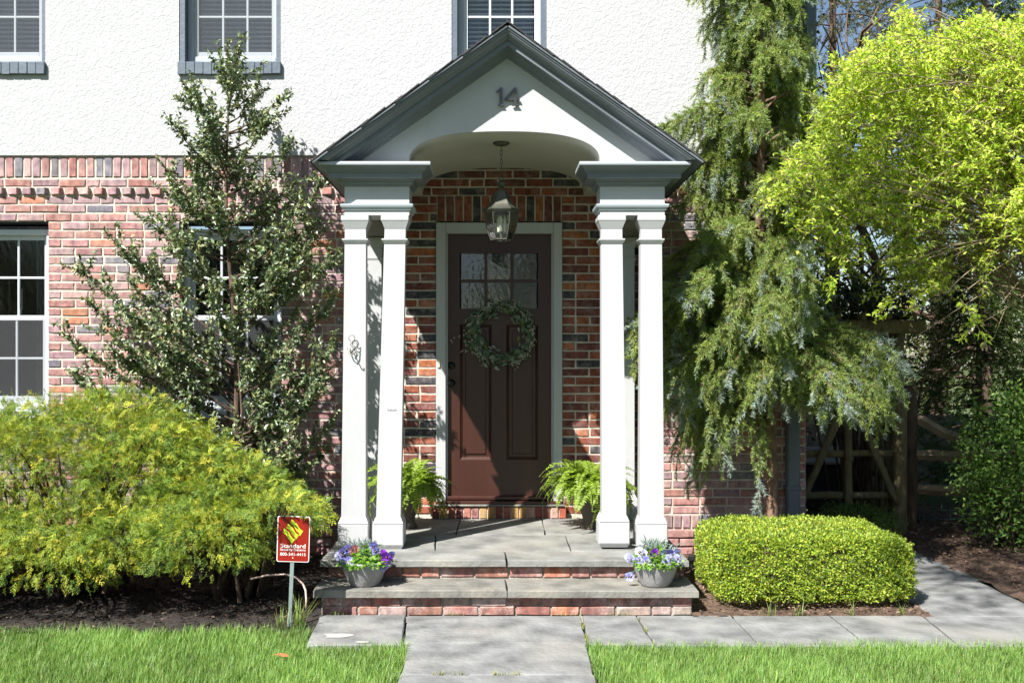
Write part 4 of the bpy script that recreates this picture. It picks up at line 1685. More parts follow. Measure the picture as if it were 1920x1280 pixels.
def flower_bowl(loc, label, flowers, seed):
    f = empty('flower_bowl', loc, label, 'flower bowl', 'pair of grey flower bowls')
    x, y, z = loc
    link('bowl', BOWL, f, loc, (0, 0, seed))
    MB().lathe([(0, .132), (.06, .130), (.126, .122)], loc, 24).build('soil', 'soil', f, True)
    r = np.random.default_rng(seed)
    n = 760
    a = r.uniform(0, 2 * math.pi, n)
    q = .140 * np.sqrt(r.random(n))
    pos = np.stack([x + q * np.cos(a), y + q * np.sin(a), z + .130 + r.random(n) * .085 * (1.2 - q / .14)], 1)
    d = np.stack([np.cos(a) * (.3 + q * 7), np.sin(a) * (.3 + q * 7), r.uniform(.15, 1.0, n) - q * 3.2], 1) + r.normal(size=(n, 3)) * .35
    nr = np.array([0, -.2, 1.0]) + r.normal(size=(n, 3)) * .4
    L = r.uniform(.026, .048, n)
    V, F, C = scatter(LEAF_V, LEAF_F, pos, frames(d, nr), np.stack([L, L * .55, L], 1),
                      palette(n, [(.20, .36, .06), (.27, .43, .08), (.13, .26, .05)], None, .15))
    link('foliage', np_mesh('foliage', V, F, 'soft_leaf', C), f)
    n = 300
    c0 = r.normal(size=(n, 2)) * np.array([.045, .028]) + np.array([.005, .045])
    pos = np.stack([x + c0[:, 0], y + c0[:, 1], z + .14 + r.random(n) * .10], 1)
    d = np.stack([c0[:, 0] * 6, (c0[:, 1] - .03) * 5, np.full(n, .9)], 1) + r.normal(size=(n, 3)) * .45
    L = r.uniform(.03, .055, n)
    V, F, C = scatter(LEAF_V, LEAF_F, pos, frames(d, r.normal(size=(n, 3))), np.stack([L, L * .20, L], 1),
                      palette(n, [(.30, .36, .36), (.40, .45, .46), (.22, .29, .30)], None, .12))
    link('silver_foliage', np_mesh('silver_foliage', V, F, 'soft_leaf', C), f)
    # fine grassy wisps
    st = []
    for i in range(16):
        bx, by = x + r.normal() * .03, y + .045 + r.normal() * .02
        st.append((bez((bx, by, z + .14), (bx + r.normal() * .01, by, z + .21), (bx + r.normal() * .045, by + r.normal() * .02, z + .235 + r.random() * .055), 6), np.linspace(.0013, .0006, 6)))
    V, F = tube_np(st, 3)
    link('grass_wisps', np_mesh('grass_wisps', V, F, 'galvanised'), f)
    stems = []
    for (dx, dz, col, face) in flowers:
        rr = abs(dx) / .14
        yy = y - .105 * math.sqrt(max(.05, 1 - rr * rr * .75)) * (1.0 if dz < .19 else .35)
        p = (x + dx, yy - .01, z + dz)
        tilt = rnd.uniform(.0, .45)
        k = rnd.uniform(.85, 1.1)
        link('pansy', rnd.choice(PANSY), f, p, (tilt, rnd.uniform(-.5, .5), face), tuple([rnd.uniform(.8, 1.1)] * 3), tuple(min(.9, c * k) for c in col))
        stems.append((bez((x + dx * .55, y - .04, z + .13), (x + dx * .9, yy + .02, z + dz * .9 + .02), (p[0], p[1] + .004, p[2]), 6), np.full(6, .0016)))
    V, F = tube_np(stems, 4)
    link('flower_stems', np_mesh('flower_stems', V, F, 'wire_green'), f)
    return f


flower_bowl((-.800, -1.868, TZ), 'grey bowl of pansies with one rose bloom on the left of the lower step',
            [(-.150, .185, LILAC, -.5), (-.142, .160, LILAC, -.6), (-.128, .205, BLUE, -.3), (-.105, .222, BLUE, -.2), (-.088, .232, BLUE, -.1), (-.118, .190, BLUE, -.3),
             (-.062, .212, ROSE, 0), (-.052, .228, ROSE, .1), (-.098, .146, BLUE, -.1), (-.082, .165, BLUE, 0), (-.110, .165, BLUE, -.2), (-.068, .148, WHITE, .1),
             (.060, .245, BLUE, .2), (.072, .215, BLUE, .2), (.135, .185, VIOLET, .5), (.155, .165, VIOLET, .5), (.130, .150, VIOLET, .4), (.150, .140, LILAC, .5), (.128, .122, BLUE, .4), (.168, .188, BLUE, .6),
             (.118, .200, VIOLET, .3)], 21)
flower_bowl((.968, -1.868, TZ), 'grey bowl of pale lilac pansies on the right of the lower step',
            [(-.165, .175, LILAC, -.5), (-.150, .165, LILAC, -.4), (-.155, .062, LILAC, -.3), (-.168, .058, LILAC, -.3), (-.112, .165, LILAC, -.2), (-.095, .145, WHITE, 0), (-.100, .210, WHITE, -.2), (-.075, .200, WHITE, 0),
             (-.070, .170, BLUE, 0), (-.060, .155, WHITE, .1), (-.012, .205, VIOLET, 0), (-.004, .195, VIOLET, .1), (.055, .200, BLUE, .2), (.080, .205, BLUE, .2), (.068, .180, LILAC, .2), (.100, .195, BLUE, .3),
             (.095, .165, LILAC, .3), (.118, .180, LILAC, .4), (.128, .205, LILAC, .5), (.110, .150, WHITE, .3), (.045, .160, LILAC, .1), (-.040, .115, LILAC, 0), (-.048, .125, LILAC, 0), (.125, .155, BLUE, .4)], 22)

# ------------------------------------------------------------------ scroll hook on the outer left column
hk = empty('scroll_hook', at(660, 665, -1.365), 'small weathered iron scroll hook on the outer left column', 'hook')
hx, hz = at(660, 648, -1.365).x, at(660, 648, -1.365).z


def scroll(cx, cz, r, a0, a1, y=-1.378, tw=.004):
    return [(cx + r * math.cos(a), y, cz + r * math.sin(a)) for a in np.linspace(a0, a1, 14)]


mb = MB()
mb.tube(scroll(hx, hz + .050, .020, -1.2, 4.4), .0032, 6)
mb.tube([(hx + .01, -1.378, hz + .032), (hx - .012, -1.380, hz + .01), (hx + .012, -1.380, hz - .02), (hx, -1.378, hz - .05)], .0045, 6)
mb.tube(scroll(hx + .026, hz + .028, .012, 2.6, 6.0), .0028, 6)
mb.tube(scroll(hx + .022, hz + .006, .014, 3.4, 7.4), .0028, 6)
mb.tube([(hx - .03, -1.376, hz - .012), (hx - .02, -1.390, hz - .045), (hx, -1.396, hz - .062), (hx + .02, -1.390, hz - .045), (hx + .034, -1.376, hz - .012)], .0042, 6)
mb.build('scrollwork', 'iron_scroll', hk, True)
mb = MB()
mb.tube([(hx, -1.362, hz - .03), (hx, -1.43, hz - .045), (hx, -1.45, hz - .03), (hx, -1.452, hz - .012)], .004, 6)
mb.build('hook_arm', 'iron_scroll', hk, True)

# ------------------------------------------------------------------ security sign
sg = empty('yard_sign', (-1.187, -2.24, 0), 'red yard sign with lime emblem and white lettering on a galvanised stake', 'sign')
sw, sh_ = .186, .262
sc_ = at(550, 1010, -2.24)


def plate(mb, hw, hh, r, y0, y1):
    pts = []
    for cx, cz, a0 in ((hw - r, hh - r, 0), (-hw + r, hh - r, 90), (-hw + r, -hh + r, 180), (hw - r, -hh + r, 270)):
        for k in range(6):
            a = math.radians(a0 + 18 * k)
            pts.append((cx + r * math.cos(a), cz + r * math.sin(a)))
    mb.prism(pts, y0, y1, 'xz')


def tilted(mb):
    t = math.radians(-1.6)
    mb.v = [(sc_.x + x * math.cos(t) - z * math.sin(t), sc_.y + y, sc_.z + x * math.sin(t) + z * math.cos(t)) for x, y, z in mb.v]
    return mb


mb = MB()
plate(mb, sw / 2, sh_ / 2, .011, 0, .0025)
board = tilted(mb).build('sign_board', 'sign_white', sg)
mb = MB()
plate(mb, sw / 2 - .0045, sh_ / 2 - .0045, .008, -.0012, -.0002)
tilted(mb).build('red_face', 'sign_red', board)


def stripe(p0, p1, w):
    """slanting leaf shaped bar of the emblem"""
    (x0, z0_), (x1, z1_) = p0, p1
    pts = []
    for k in range(9):
        t = k / 8
        pts.append((x0 + (x1 - x0) * t + .003 * math.sin(math.pi * (2 * t)), z0_ + (z1_ - z0_) * t + .003 * math.sin(2 * math.pi * t)))
    up = [(x + w * .62, z + w * .62) for x, z in pts]
    up[0] = (pts[0][0] + w * .30, pts[0][1] + w * 1.0)
    pts[-1] = (pts[-1][0] - w * .10, pts[-1][1] - w * .55)
    return pts + up[::-1]


for a, b in (((-.062, .036), (-.006, -.016)), ((-.041, .062), (.016, .008)), ((-.020, .088), (.040, .032))):
    mb = MB()
    mb.prism(stripe(a, b, .026), -.0030, -.0013, 'xz')
    tilted(mb).build('emblem_bar', 'sign_lime', board)


def lettering(text, width, height, cz, name):
    cu = bpy.data.curves.new('lettering', 'FONT')
    cu.body = text
    cu.align_x = 'CENTER'
    cu.size = 1.0
    cu.extrude = 0.0
    cu.offset = 0.004
    to = bpy.data.objects.new('lettering', cu)
    me = bpy.data.meshes.new_from_object(to)
    bpy.data.objects.remove(to)
    v = np.array([q.co[:] for q in me.vertices])
    v[:, 0] *= width / (v[:, 0].max() - v[:, 0].min())
    v[:, 1] *= height / (v[:, 1].max() - v[:, 1].min())
    v[:, 0] -= (v[:, 0].max() + v[:, 0].min()) / 2
    v[:, 1] += cz - (v[:, 1].max() + v[:, 1].min()) / 2
    mb = MB()
    mb.add([(p[0], -.0022, p[1]) for p in v], [tuple(f.vertices) for f in me.polygons])
    tilted(mb)
    bpy.data.meshes.remove(me)
    return mb.build(name, 'sign_white', board)


lettering('Standard', .142, .0245, -.0385, 'lettering')
lettering('Security Systems', .146, .0175, -.0625, 'lettering')
lettering('800-341-4415', .146, .0170, -.0865, 'lettering')
mb = MB()
mb.add([(.0035 * math.cos(k * .785), -.0024, -.107 + .0035 * math.sin(k * .785)) for k in range(8)], [tuple(range(8))])
tilted(mb).build('screw', 'sign_white', board)
mb = MB()
mb.add([(sc_.x - .010 - .004, -2.236, sc_.z - .02), (sc_.x + .012 - .004, -2.236, sc_.z - .02), (sc_.x + .010 - .025, -2.236, -.05), (sc_.x - .010 - .025, -2.236, -.05),
        (sc_.x - .010 - .004, -2.228, sc_.z - .02), (sc_.x + .012 - .004, -2.228, sc_.z - .02), (sc_.x + .010 - .025, -2.228, -.05), (sc_.x - .010 - .025, -2.228, -.05)],
       [(0, 1, 2, 3), (7, 6, 5, 4), (1, 5, 6, 2), (0, 3, 7, 4), (0, 4, 5, 1)])
mb.build('stake', 'galvanised', sg)

# small spotlight, hose, fallen leaf
sp = empty('garden_spotlight', (1.245, -1.56, 0), 'tiny black garden spotlight beside the right end of the stoop', 'spotlight')
MB().cbox(1.228, 1.262, -1.60, -1.55, .235, .272, .006).build('lamp_head', 'black_plastic', sp)
MB().tube([(1.245, -1.57, .236), (1.245, -1.57, -.03)], .006, 6).build('stake', 'black_plastic', sp)
pts = [at(470, 1085, -1.93), at(500, 1078, -1.93), at(535, 1076, -1.93), at(555, 1082, -1.95), at(568, 1094, -1.97), at(573, 1106, -2.0), at(574, 1120, -2.02), at(574, 1140, -2.03)]
mb = MB()
mb.tube(pts, .006, 8)
tag(mb.build('irrigation_hose', 'hose_pink', None, True), 'pale pink irrigation hose arching out of the mulch behind the red sign', 'hose')
mb = MB()
lx, ly = at(527, 1243, -3.0).x, -3.02
mb.add([(lx - .04, ly, .045), (lx - .01, ly + .02, .052), (lx + .03, ly + .012, .050), (lx + .045, ly - .004, .040), (lx + .015, ly - .022, .044), (lx - .012, ly - .012, .052)],
       [(0, 1, 5), (1, 2, 4), (1, 4, 5), (2, 3, 4)])
tag(mb.build('fallen_leaf', 'dead_leaf'), 'curled orange brown fallen leaf on the left lawn', 'leaf')

# ================================================================== vegetation
def pts_in(poly, P):
    x, y = P[:, 0], P[:, 1]
    ins = np.zeros(len(P), bool)
    n = len(poly)
    for i in range(n):
        (x0, y0), (x1, y1) = poly[i], poly[(i + 1) % n]
        c = ((y0 > y) != (y1 > y)) & (x < (x1 - x0) * (y - y0) / (y1 - y0 + 1e-12) + x0)
        ins ^= c
    return ins


def tri(F):
    return np.concatenate([F[:, [0, 1, 2]], F[:, [0, 2, 3]]])


# ------------------------------------------------------------------ lawn blades
BLADE_V = [(-.5, 0, 0), (.5, 0, 0), (-.42, .25, .5), (.42, .25, .5), (0, .9, 1.0)]
BLADE_F = [(0, 1, 3), (0, 3, 2), (2, 3, 4)]


def grass(name, n, region, zb, hgt, label):
    P = region(n)
    m = len(P)
    az = rng.uniform(0, 2 * math.pi, m)
    lean = rng.uniform(.1, .95, m)
    patch = np.sin(P[:, 0] * 3.1 + 1) * np.sin(P[:, 1] * 4.3) + .6 * np.sin(P[:, 0] * 7.7 + P[:, 1] * 5.1)
    h = hgt * rng.uniform(.5, 1.25, m) * (1 + .14 * patch)
    R = np.zeros((m, 3, 3))
    R[:, 0, 0], R[:, 1, 0] = np.cos(az), np.sin(az)
    R[:, 0, 1], R[:, 1, 1] = -np.sin(az), np.cos(az)
    R[:, 2, 2] = 1
    sc = np.stack([rng.uniform(.0022, .0042, m), h * lean, h], 1)
    pos = np.stack([P[:, 0], P[:, 1], np.full(m, zb)], 1)
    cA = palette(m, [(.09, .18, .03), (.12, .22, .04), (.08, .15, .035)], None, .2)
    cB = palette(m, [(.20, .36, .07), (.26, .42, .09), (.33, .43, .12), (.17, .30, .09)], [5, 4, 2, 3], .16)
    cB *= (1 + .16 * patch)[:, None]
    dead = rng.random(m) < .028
    cB[dead] = palette(int(dead.sum()), [(.42, .36, .18), (.34, .27, .14)], None, .15)
    fine = np.sin(P[:, 0] * 31 + np.sin(P[:, 1] * 17) * 2) * np.sin(P[:, 1] * 37)
    sc[:, 2] *= 1 + .22 * fine
    sc[:, 1] *= rng.uniform(.4, 1.5, m)
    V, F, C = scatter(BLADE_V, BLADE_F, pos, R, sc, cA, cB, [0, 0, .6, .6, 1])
    o = link(name, np_mesh(name, V, F, 'grass_leaf', C))
    return tag(o, label, 'grass', kind='stuff')


def left_lawn(n):
    p = np.stack([rng.uniform(-4.4, -.46, n), rng.uniform(-3.75, -2.28, n)], 1)
    edge = -2.38 + .035 * np.sin(p[:, 0] * 4) + .02 * np.sin(p[:, 0] * 11) + rng.normal(size=n) * .028
    k = (p[:, 1] < edge) & ~((p[:, 0] > -1.02 + rng.normal(size=n) * .008) & (p[:, 1] > -2.67 + rng.normal(size=n) * .015)) & (p[:, 0] < -.465 + rng.normal(size=n) * .006)
    return p[k]


def right_lawn(n):
    p = np.stack([rng.uniform(.47, 4.6, n), rng.uniform(-3.75, -2.6, n)], 1)
    k = (p[:, 1] < -2.655 - .012 * p[:, 0] * .5 + rng.normal(size=n) * .03) & (p[:, 0] > .48 + rng.normal(size=n) * .006)
    return p[k]


def near_lawn(n):
    p = np.stack([rng.uniform(-4.2, 4.2, n), rng.uniform(-7.6, -3.72, n)], 1)
    return p[np.abs(p[:, 0]) > .48]


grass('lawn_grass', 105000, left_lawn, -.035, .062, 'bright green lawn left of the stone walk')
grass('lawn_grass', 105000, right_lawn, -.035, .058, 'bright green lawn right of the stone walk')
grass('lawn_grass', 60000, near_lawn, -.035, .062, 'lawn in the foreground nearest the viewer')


def tuft(loc, n, h, label):
    x, y = loc

    def reg(k):
        return np.array([x, y]) + rng.normal(size=(k, 2)) * np.array([.022, .012])
    m = n
    P = reg(m)
    az = rng.uniform(0, 2 * math.pi, m)
    R = np.zeros((m, 3, 3))
    R[:, 0, 0], R[:, 1, 0] = np.cos(az), np.sin(az)
    R[:, 0, 1], R[:, 1, 1] = -np.sin(az), np.cos(az)
    R[:, 2, 2] = 1
    hh = h * rng.uniform(.5, 1.2, m)
    V, F, C = scatter(BLADE_V, BLADE_F, np.stack([P[:, 0], P[:, 1], np.full(m, -.02)], 1), R, np.stack([rng.uniform(.003, .005, m), hh * rng.uniform(.2, .9, m), hh], 1),
                      palette(m, [(.10, .17, .03)]), palette(m, [(.24, .33, .08), (.34, .36, .14)]), [0, 0, .6, .6, 1])
    return tag(link('grass_tuft', np_mesh('grass_tuft', V, F, 'grass_leaf', C)), label, 'grass')


tuft((-1.12, -2.30), 46, .19, 'tall grass tuft at the foot of the red sign stake')
tuft((-1.22, -2.33), 30, .14, 'low grass clump left of the red sign stake')
for x, lb in ((1.62, 'thin grass tuft under the left part of the clipped hedge'), (1.80, 'leafy grass tuft under the middle of the clipped hedge'),
              (2.12, 'small grass tuft under the right part of the clipped hedge'), (2.42, 'small grass tuft at the right end of the clipped hedge')):
    tuft((x, -1.985), 16, .085, lb)
tuft((-.95, -2.0), 26, .05, 'moss and grass tuft against the left end of the brick step')
n = 900
xs = np.concatenate([rng.uniform(-.5, .48, 300), np.full(200, .495) + rng.normal(size=200) * .006, np.full(150, .84) + rng.normal(size=150) * .006, rng.uniform(-.3, 1.1, 250)])
ys = np.concatenate([np.full(300, -3.183), rng.uniform(-2.65, -2.2, 200), rng.uniform(-2.65, -2.1, 150), np.full(250, -2.012)]) + rng.normal(size=900) * .004
clump = np.sin(xs * 19) + np.sin(ys * 23 + xs * 7) > .55
xs, ys = xs[clump], ys[clump]
m = len(xs)
az = rng.uniform(0, 6.28, m)
R = np.zeros((m, 3, 3))
R[:, 0, 0], R[:, 1, 0], R[:, 0, 1], R[:, 1, 1], R[:, 2, 2] = np.cos(az), np.sin(az), -np.sin(az), np.cos(az), 1
hh = rng.uniform(.012, .04, m)
V, F, C = scatter(BLADE_V, BLADE_F, np.stack([xs, ys, np.full(m, -.012)], 1), R, np.stack([rng.uniform(.002, .004, m), hh * .6, hh], 1),
                  palette(m, [(.10, .15, .03)]), palette(m, [(.30, .33, .08), (.42, .36, .08)]), [0, 0, .6, .6, 1])
tag(link('joint_weeds', np_mesh('joint_weeds', V, F, 'grass_leaf', C)), 'sparse weeds growing in the stone joints', 'weeds', kind='stuff')


# ------------------------------------------------------------------ holly
def holly():
    root = empty('holly_tree', (-1.86, -.62, 0), 'tall upright holly with small glossy dark leaves in front of the brick wall', 'holly')
    zs = [.35, .6, .9, 1.2, 1.6, 2.2, 2.6, 3.0, 3.4, 3.7, 3.86]
    Lx = [-2.1, -2.4, -2.85, -3.1, -3.24, -3.05, -2.85, -2.45, -2.4, -2.12, -2.0]
    Rx = [-1.35, -1.22, -1.15, -1.12, -1.12, -1.14, -1.30, -1.46, -1.58, -1.85, -1.97]
    lead = lambda z: np.array([-1.86 - .12 * min(1, z / 3.86) - .02 * math.sin(z * 3), -.62 + .02 * math.sin(z * 2.1), z])
    tr = [(np.array([lead(z) for z in np.linspace(-.03, 3.86, 22)]), np.linspace(.034, .0025, 22))]
    for off in ((.10, .06), (-.09, .04), (.05, -.08)):
        tr.append((bez((-1.86 + off[0] * .4, -.62 + off[1] * .4, -.03), (-1.86 + off[0] * 1.6, -.62 + off[1], .6), lead(1.5) + np.array([off[0] * .6, off[1], 0]), 10), np.linspace(.022, .007, 10)))
    P, D = [], []
    br = []

    def leaves_along(Q, t0, spacing=.0072):
        seg = np.linalg.norm(np.diff(Q, axis=0), axis=1).sum()
        k = max(3, int(seg / spacing))
        t = rng.uniform(t0, 1, k) * (len(Q) - 1)
        i = np.minimum(t.astype(int), len(Q) - 2)
        f = (t - i)[:, None]
        p = Q[i] * (1 - f) + Q[i + 1] * f
        d = norm(Q[i + 1] - Q[i])
        P.append(p + rng.normal(size=p.shape) * .006)
        D.append(d * .55 + rand_dirs(k) * .95)
    nb = 112
    limbs = [(112, 622), (140, 495), (165, 560), (195, 430), (130, 690), (170, 735), (252, 398), (240, 480), (325, 232), (345, 300), (522, 188), (548, 262), (612, 330), (640, 470), (635, 545), (600, 415), (632, 640),
             (610, 700), (625, 790), (560, 360), (200, 640), (255, 600), (590, 860), (330, 370), (480, 330)]
    for b in range(nb + len(limbs)):
        u = (b + rng.random()) / nb
        zt = .45 + 3.30 * u ** 1.15
        a = rng.uniform(0, 2 * math.pi)
        lim = None
        if b >= nb:
            yl = rng.uniform(-.95, -.35)
            lim = np.array(at(limbs[b - nb][0], limbs[b - nb][1], yl))
            zt = lim[2]
        x0 = lead(zt)[0]
        l = np.interp(zt, zs, Lx)
        r = np.interp(zt, zs, Rx)
        rx = (x0 - l) if math.cos(a) < 0 else (r - x0)
        k = rng.uniform(.55, 1.0)
        yr = min(.52, .25 + .6 * rx) * (0.95 if math.sin(a) < 0 else .85)
        tip = np.array([x0 + rx * math.cos(a) * k, -.62 + yr * math.sin(a) * k, zt])
        if lim is not None:
            tip = lim
        reach = math.hypot(tip[0] - x0, tip[1] + .62)
        z0 = max(.18, zt - reach * rng.uniform(.55, 1.0))
        s = lead(z0)
        mid = (s + tip) / 2 + np.array([(tip[0] - s[0]) * .12, (tip[1] - s[1]) * .12, -.04])
        Q = bez(s, mid, tip, 12)
        br.append((Q, np.linspace(.0085, .002, 12)))
        leaves_along(Q, .40, .010)
        ns = max(2, int(np.linalg.norm(tip - s) / .065))
        for j in range(ns):
            t = rng.uniform(.22, .98)
            i = int(t * 11)
            q = Q[i]
            d = norm((Q[min(11, i + 1)] - Q[max(0, i - 1)])[None])[0]
            e = norm((d * .7 + rand_dirs(1)[0] * .75 + np.array([0, 0, .35]))[None])[0]
            ln = rng.uniform(.08, .26) * (1.15 - .4 * t)
            end = q + e * ln
            end[1] = min(end[1], -.06)
            T = bez(q, q + e * ln * .5 + np.array([0, 0, -.01]), end + np.array([0, 0, .02]), 6)
            br.append((T, np.linspace(.003, .0012, 6)))
            leaves_along(T, .05)
    Q = np.array([lead(z) for z in np.linspace(2.9, 3.86, 14)])
    leaves_along(Q, 0, .009)
    for j in range(16):
        z = rng.uniform(2.9, 3.75)
        s = lead(z)
        a = rng.uniform(0, 6.28)
        T = bez(s, s + np.array([.08 * math.cos(a), .06 * math.sin(a), .07]), s + np.array([.13 * math.cos(a), .10 * math.sin(a), .24]) * rng.uniform(.5, 1), 6)
        br.append((T, np.linspace(.003, .0012, 6)))
        leaves_along(T, .05)
    V, F = tube_np(tr, 7)
    link('trunk', np_mesh('trunk', V, F, 'bark', smooth=True), root)
    V, F = tube_np(br, 4)
    link('branches', np_mesh('branches', V, F, 'bark'), root)
    P, D = np.concatenate(P), np.concatenate(D)
    P[:, 1] = np.minimum(P[:, 1], -.045)
    n = len(P)
    L = rng.uniform(.026, .048, n)
    C = palette(n, [(.13, .175, .09), (.18, .235, .11), (.08, .125, .065), (.28, .30, .13)], [4, 4, 2.6, 2.4], .2)
    V, F, C = scatter(LEAF_V, LEAF_F, P, frames(D, rand_dirs(n) * .8 + np.array([-.15, -.3, .8])), np.stack([L, L * .56, L * 1.3], 1), C)
    link('crown', np_mesh('crown', V, F, 'holly_leaf', C), root)
    return n


holly()


# ------------------------------------------------------------------ golden thread cypress
def spray_template(seed):
    r = random.Random(seed)
    V, F, T = [], [], []

    def blade(p, q, w, t0, t1):
        d = Vector(q) - Vector(p)
        s = d.cross(Vector((0, 0, 1)))
        s = s.normalized() * w if s.length > 1e-6 else Vector((0, w, 0))
        k = len(V)
        V.extend([tuple(Vector(p) + s), tuple(Vector(p) - s), tuple(q)])
        T.extend([t0, t0, t1])
        F.append((k, k + 1, k + 2))

    def ax(t):
        return Vector((t, .06 * math.sin(t * 3 + seed), .10 * t - .38 * t * t))
    for i in range(6):
        blade(ax(i / 6), ax((i + 1.25) / 6), .018, i / 6 * .6, (i + 1) / 6 * .8)
    for i in range(9):
        t = .08 + .9 * i / 9
        side = 1 if i % 2 else -1
        L = (.52 - .34 * t) * r.uniform(.7, 1.15)
        a = ax(t)
        d = Vector((.72, side * .66, r.uniform(-.65, .5)))
        b = a + d * L
        blade(a, b, .030, .35, .95)
        for j in range(3):
            u = .28 + .25 * j
            q = a + d * L * u
            s2 = side * (1 if j % 2 else -1)
            e = Vector((.85, s2 * .55 + side * .2, r.uniform(-.85, .75))) * L * .45 * r.uniform(.6, 1.1)
            blade(q, q + e, .028, .55, 1.0)
    return np.array(V), np.array(F), np.array(T)


SPRAYS = [spray_template(i) for i in range(5)]


def cypress(loc, label, lobes, count, name='golden_cypress'):
    root = empty(name, loc, label, 'shrub')
    parts, br = [], []
    vol = np.array([l[1][0] * l[1][2] + l[1][1] * l[1][2] for l in lobes])
    base = np.array(loc, float)
    for (c, rad, droop), w in zip(lobes, vol / vol.sum()):
        n = int(count * w)
        c, rad = np.array(c), np.array(rad)
        d = rand_dirs(n)
        d[:, 2] = np.where(d[:, 2] < -.55, -d[:, 2] * .5, d[:, 2])
        d = norm(d)
        rr = rng.uniform(.45, 1.0, n) ** .55
        lump = 1 + .10 * np.sin(d[:, 0] * 7 + c[0] * 9) * np.sin(d[:, 2] * 6 + 1) + .07 * np.sin(d[:, 1] * 11 + d[:, 0] * 5)
        p = c + d * rad * (rr * lump)[:, None]
        hole = np.sin(p[:, 0] * 13 + 1.7 * c[0]) * np.sin(p[:, 2] * 15 + p[:, 0] * 4) * np.sin(p[:, 1] * 11 + 2) + .5 * np.sin(p[:, 0] * 29 + p[:, 2] * 23)
        keep = (p[:, 1] < -.15) & (p[:, 2] > .04) & (hole > -.72 + .2 * (1 - rr))
        p, d, rr = p[keep], d[keep], rr[keep]
        n = len(p)
        dr = d * np.array([1, 1, .6]) + rand_dirs(n) * .75 + np.array([0, -.1, -.22 - droop])
        nr = rand_dirs(n) * 1.1 + np.array([0, 0, .7]) + d * .4
        R = frames(dr, nr)
        sc = rng.uniform(.040, .088, n)
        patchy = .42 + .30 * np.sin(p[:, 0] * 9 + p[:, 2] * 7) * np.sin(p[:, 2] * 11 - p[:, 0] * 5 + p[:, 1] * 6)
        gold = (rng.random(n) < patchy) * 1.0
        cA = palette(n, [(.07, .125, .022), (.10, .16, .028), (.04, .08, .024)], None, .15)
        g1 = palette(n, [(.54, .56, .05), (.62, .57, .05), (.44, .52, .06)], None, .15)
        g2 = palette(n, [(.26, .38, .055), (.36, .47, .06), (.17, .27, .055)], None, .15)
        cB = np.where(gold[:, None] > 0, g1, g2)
        which = rng.integers(0, 5, n)
        for k in range(5):
            m = which == k
            tv, tf, tt = SPRAYS[k]
            if m.any():
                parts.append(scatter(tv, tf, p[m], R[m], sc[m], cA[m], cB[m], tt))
        for j in range(26):
            q = c + norm(rng.normal(size=(1, 3)))[0] * rad * rng.uniform(.55, .95) * np.array([1, 1, .7])
            if q[1] > -.15:
                continue
            s = base + np.array([rng.normal() * .1, rng.normal() * .1, .02])
            s[0] = base[0] * .5 + c[0] * .5
            br.append((bez(s, (s + q) / 2 + np.array([0, 0, .15]), q, 9), np.linspace(.016, .004, 9)))
    V, F = tube_np(br, 5)
    link('trunk', np_mesh('trunk', V, F, 'bark', smooth=True), root)
    V, F, C = merge(parts)
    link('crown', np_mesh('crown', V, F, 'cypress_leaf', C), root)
    return root


cypress((-2.75, -1.35, 0), 'broad golden thread cypress mound at the left below the window',
        [((-2.85, -1.25, .78), (.95, .62, .50), .0), ((-2.25, -1.30, .72), (.55, .55, .42), .1), ((-3.6, -1.2, .75), (.8, .6, .48), 0), ((-2.55, -1.75, .42), (.70, .42, .22), .25),
         ((-3.25, -1.8, .40), (.55, .40, .22), .25), ((-2.62, -.95, 1.08), (.42, .35, .22), -.3), ((-2.75, -2.05, .31), (.55, .28, .20), .4), ((-3.5, -2.0, .31), (.45, .28, .20), .4), ((-2.2, -1.95, .40), (.35, .28, .20), .4)], 20000)
cypress((-1.75, -1.45, 0), 'smaller golden cypress spilling over the red yard sign',
        [((-1.78, -1.45, .56), (.50, .55, .36), .1), ((-1.40, -1.80, .56), (.36, .38, .16), .25), ((-1.75, -1.95, .42), (.40, .35, .26), .25), ((-1.26, -2.22, .655), (.15, .12, .06), .2)], 6200)


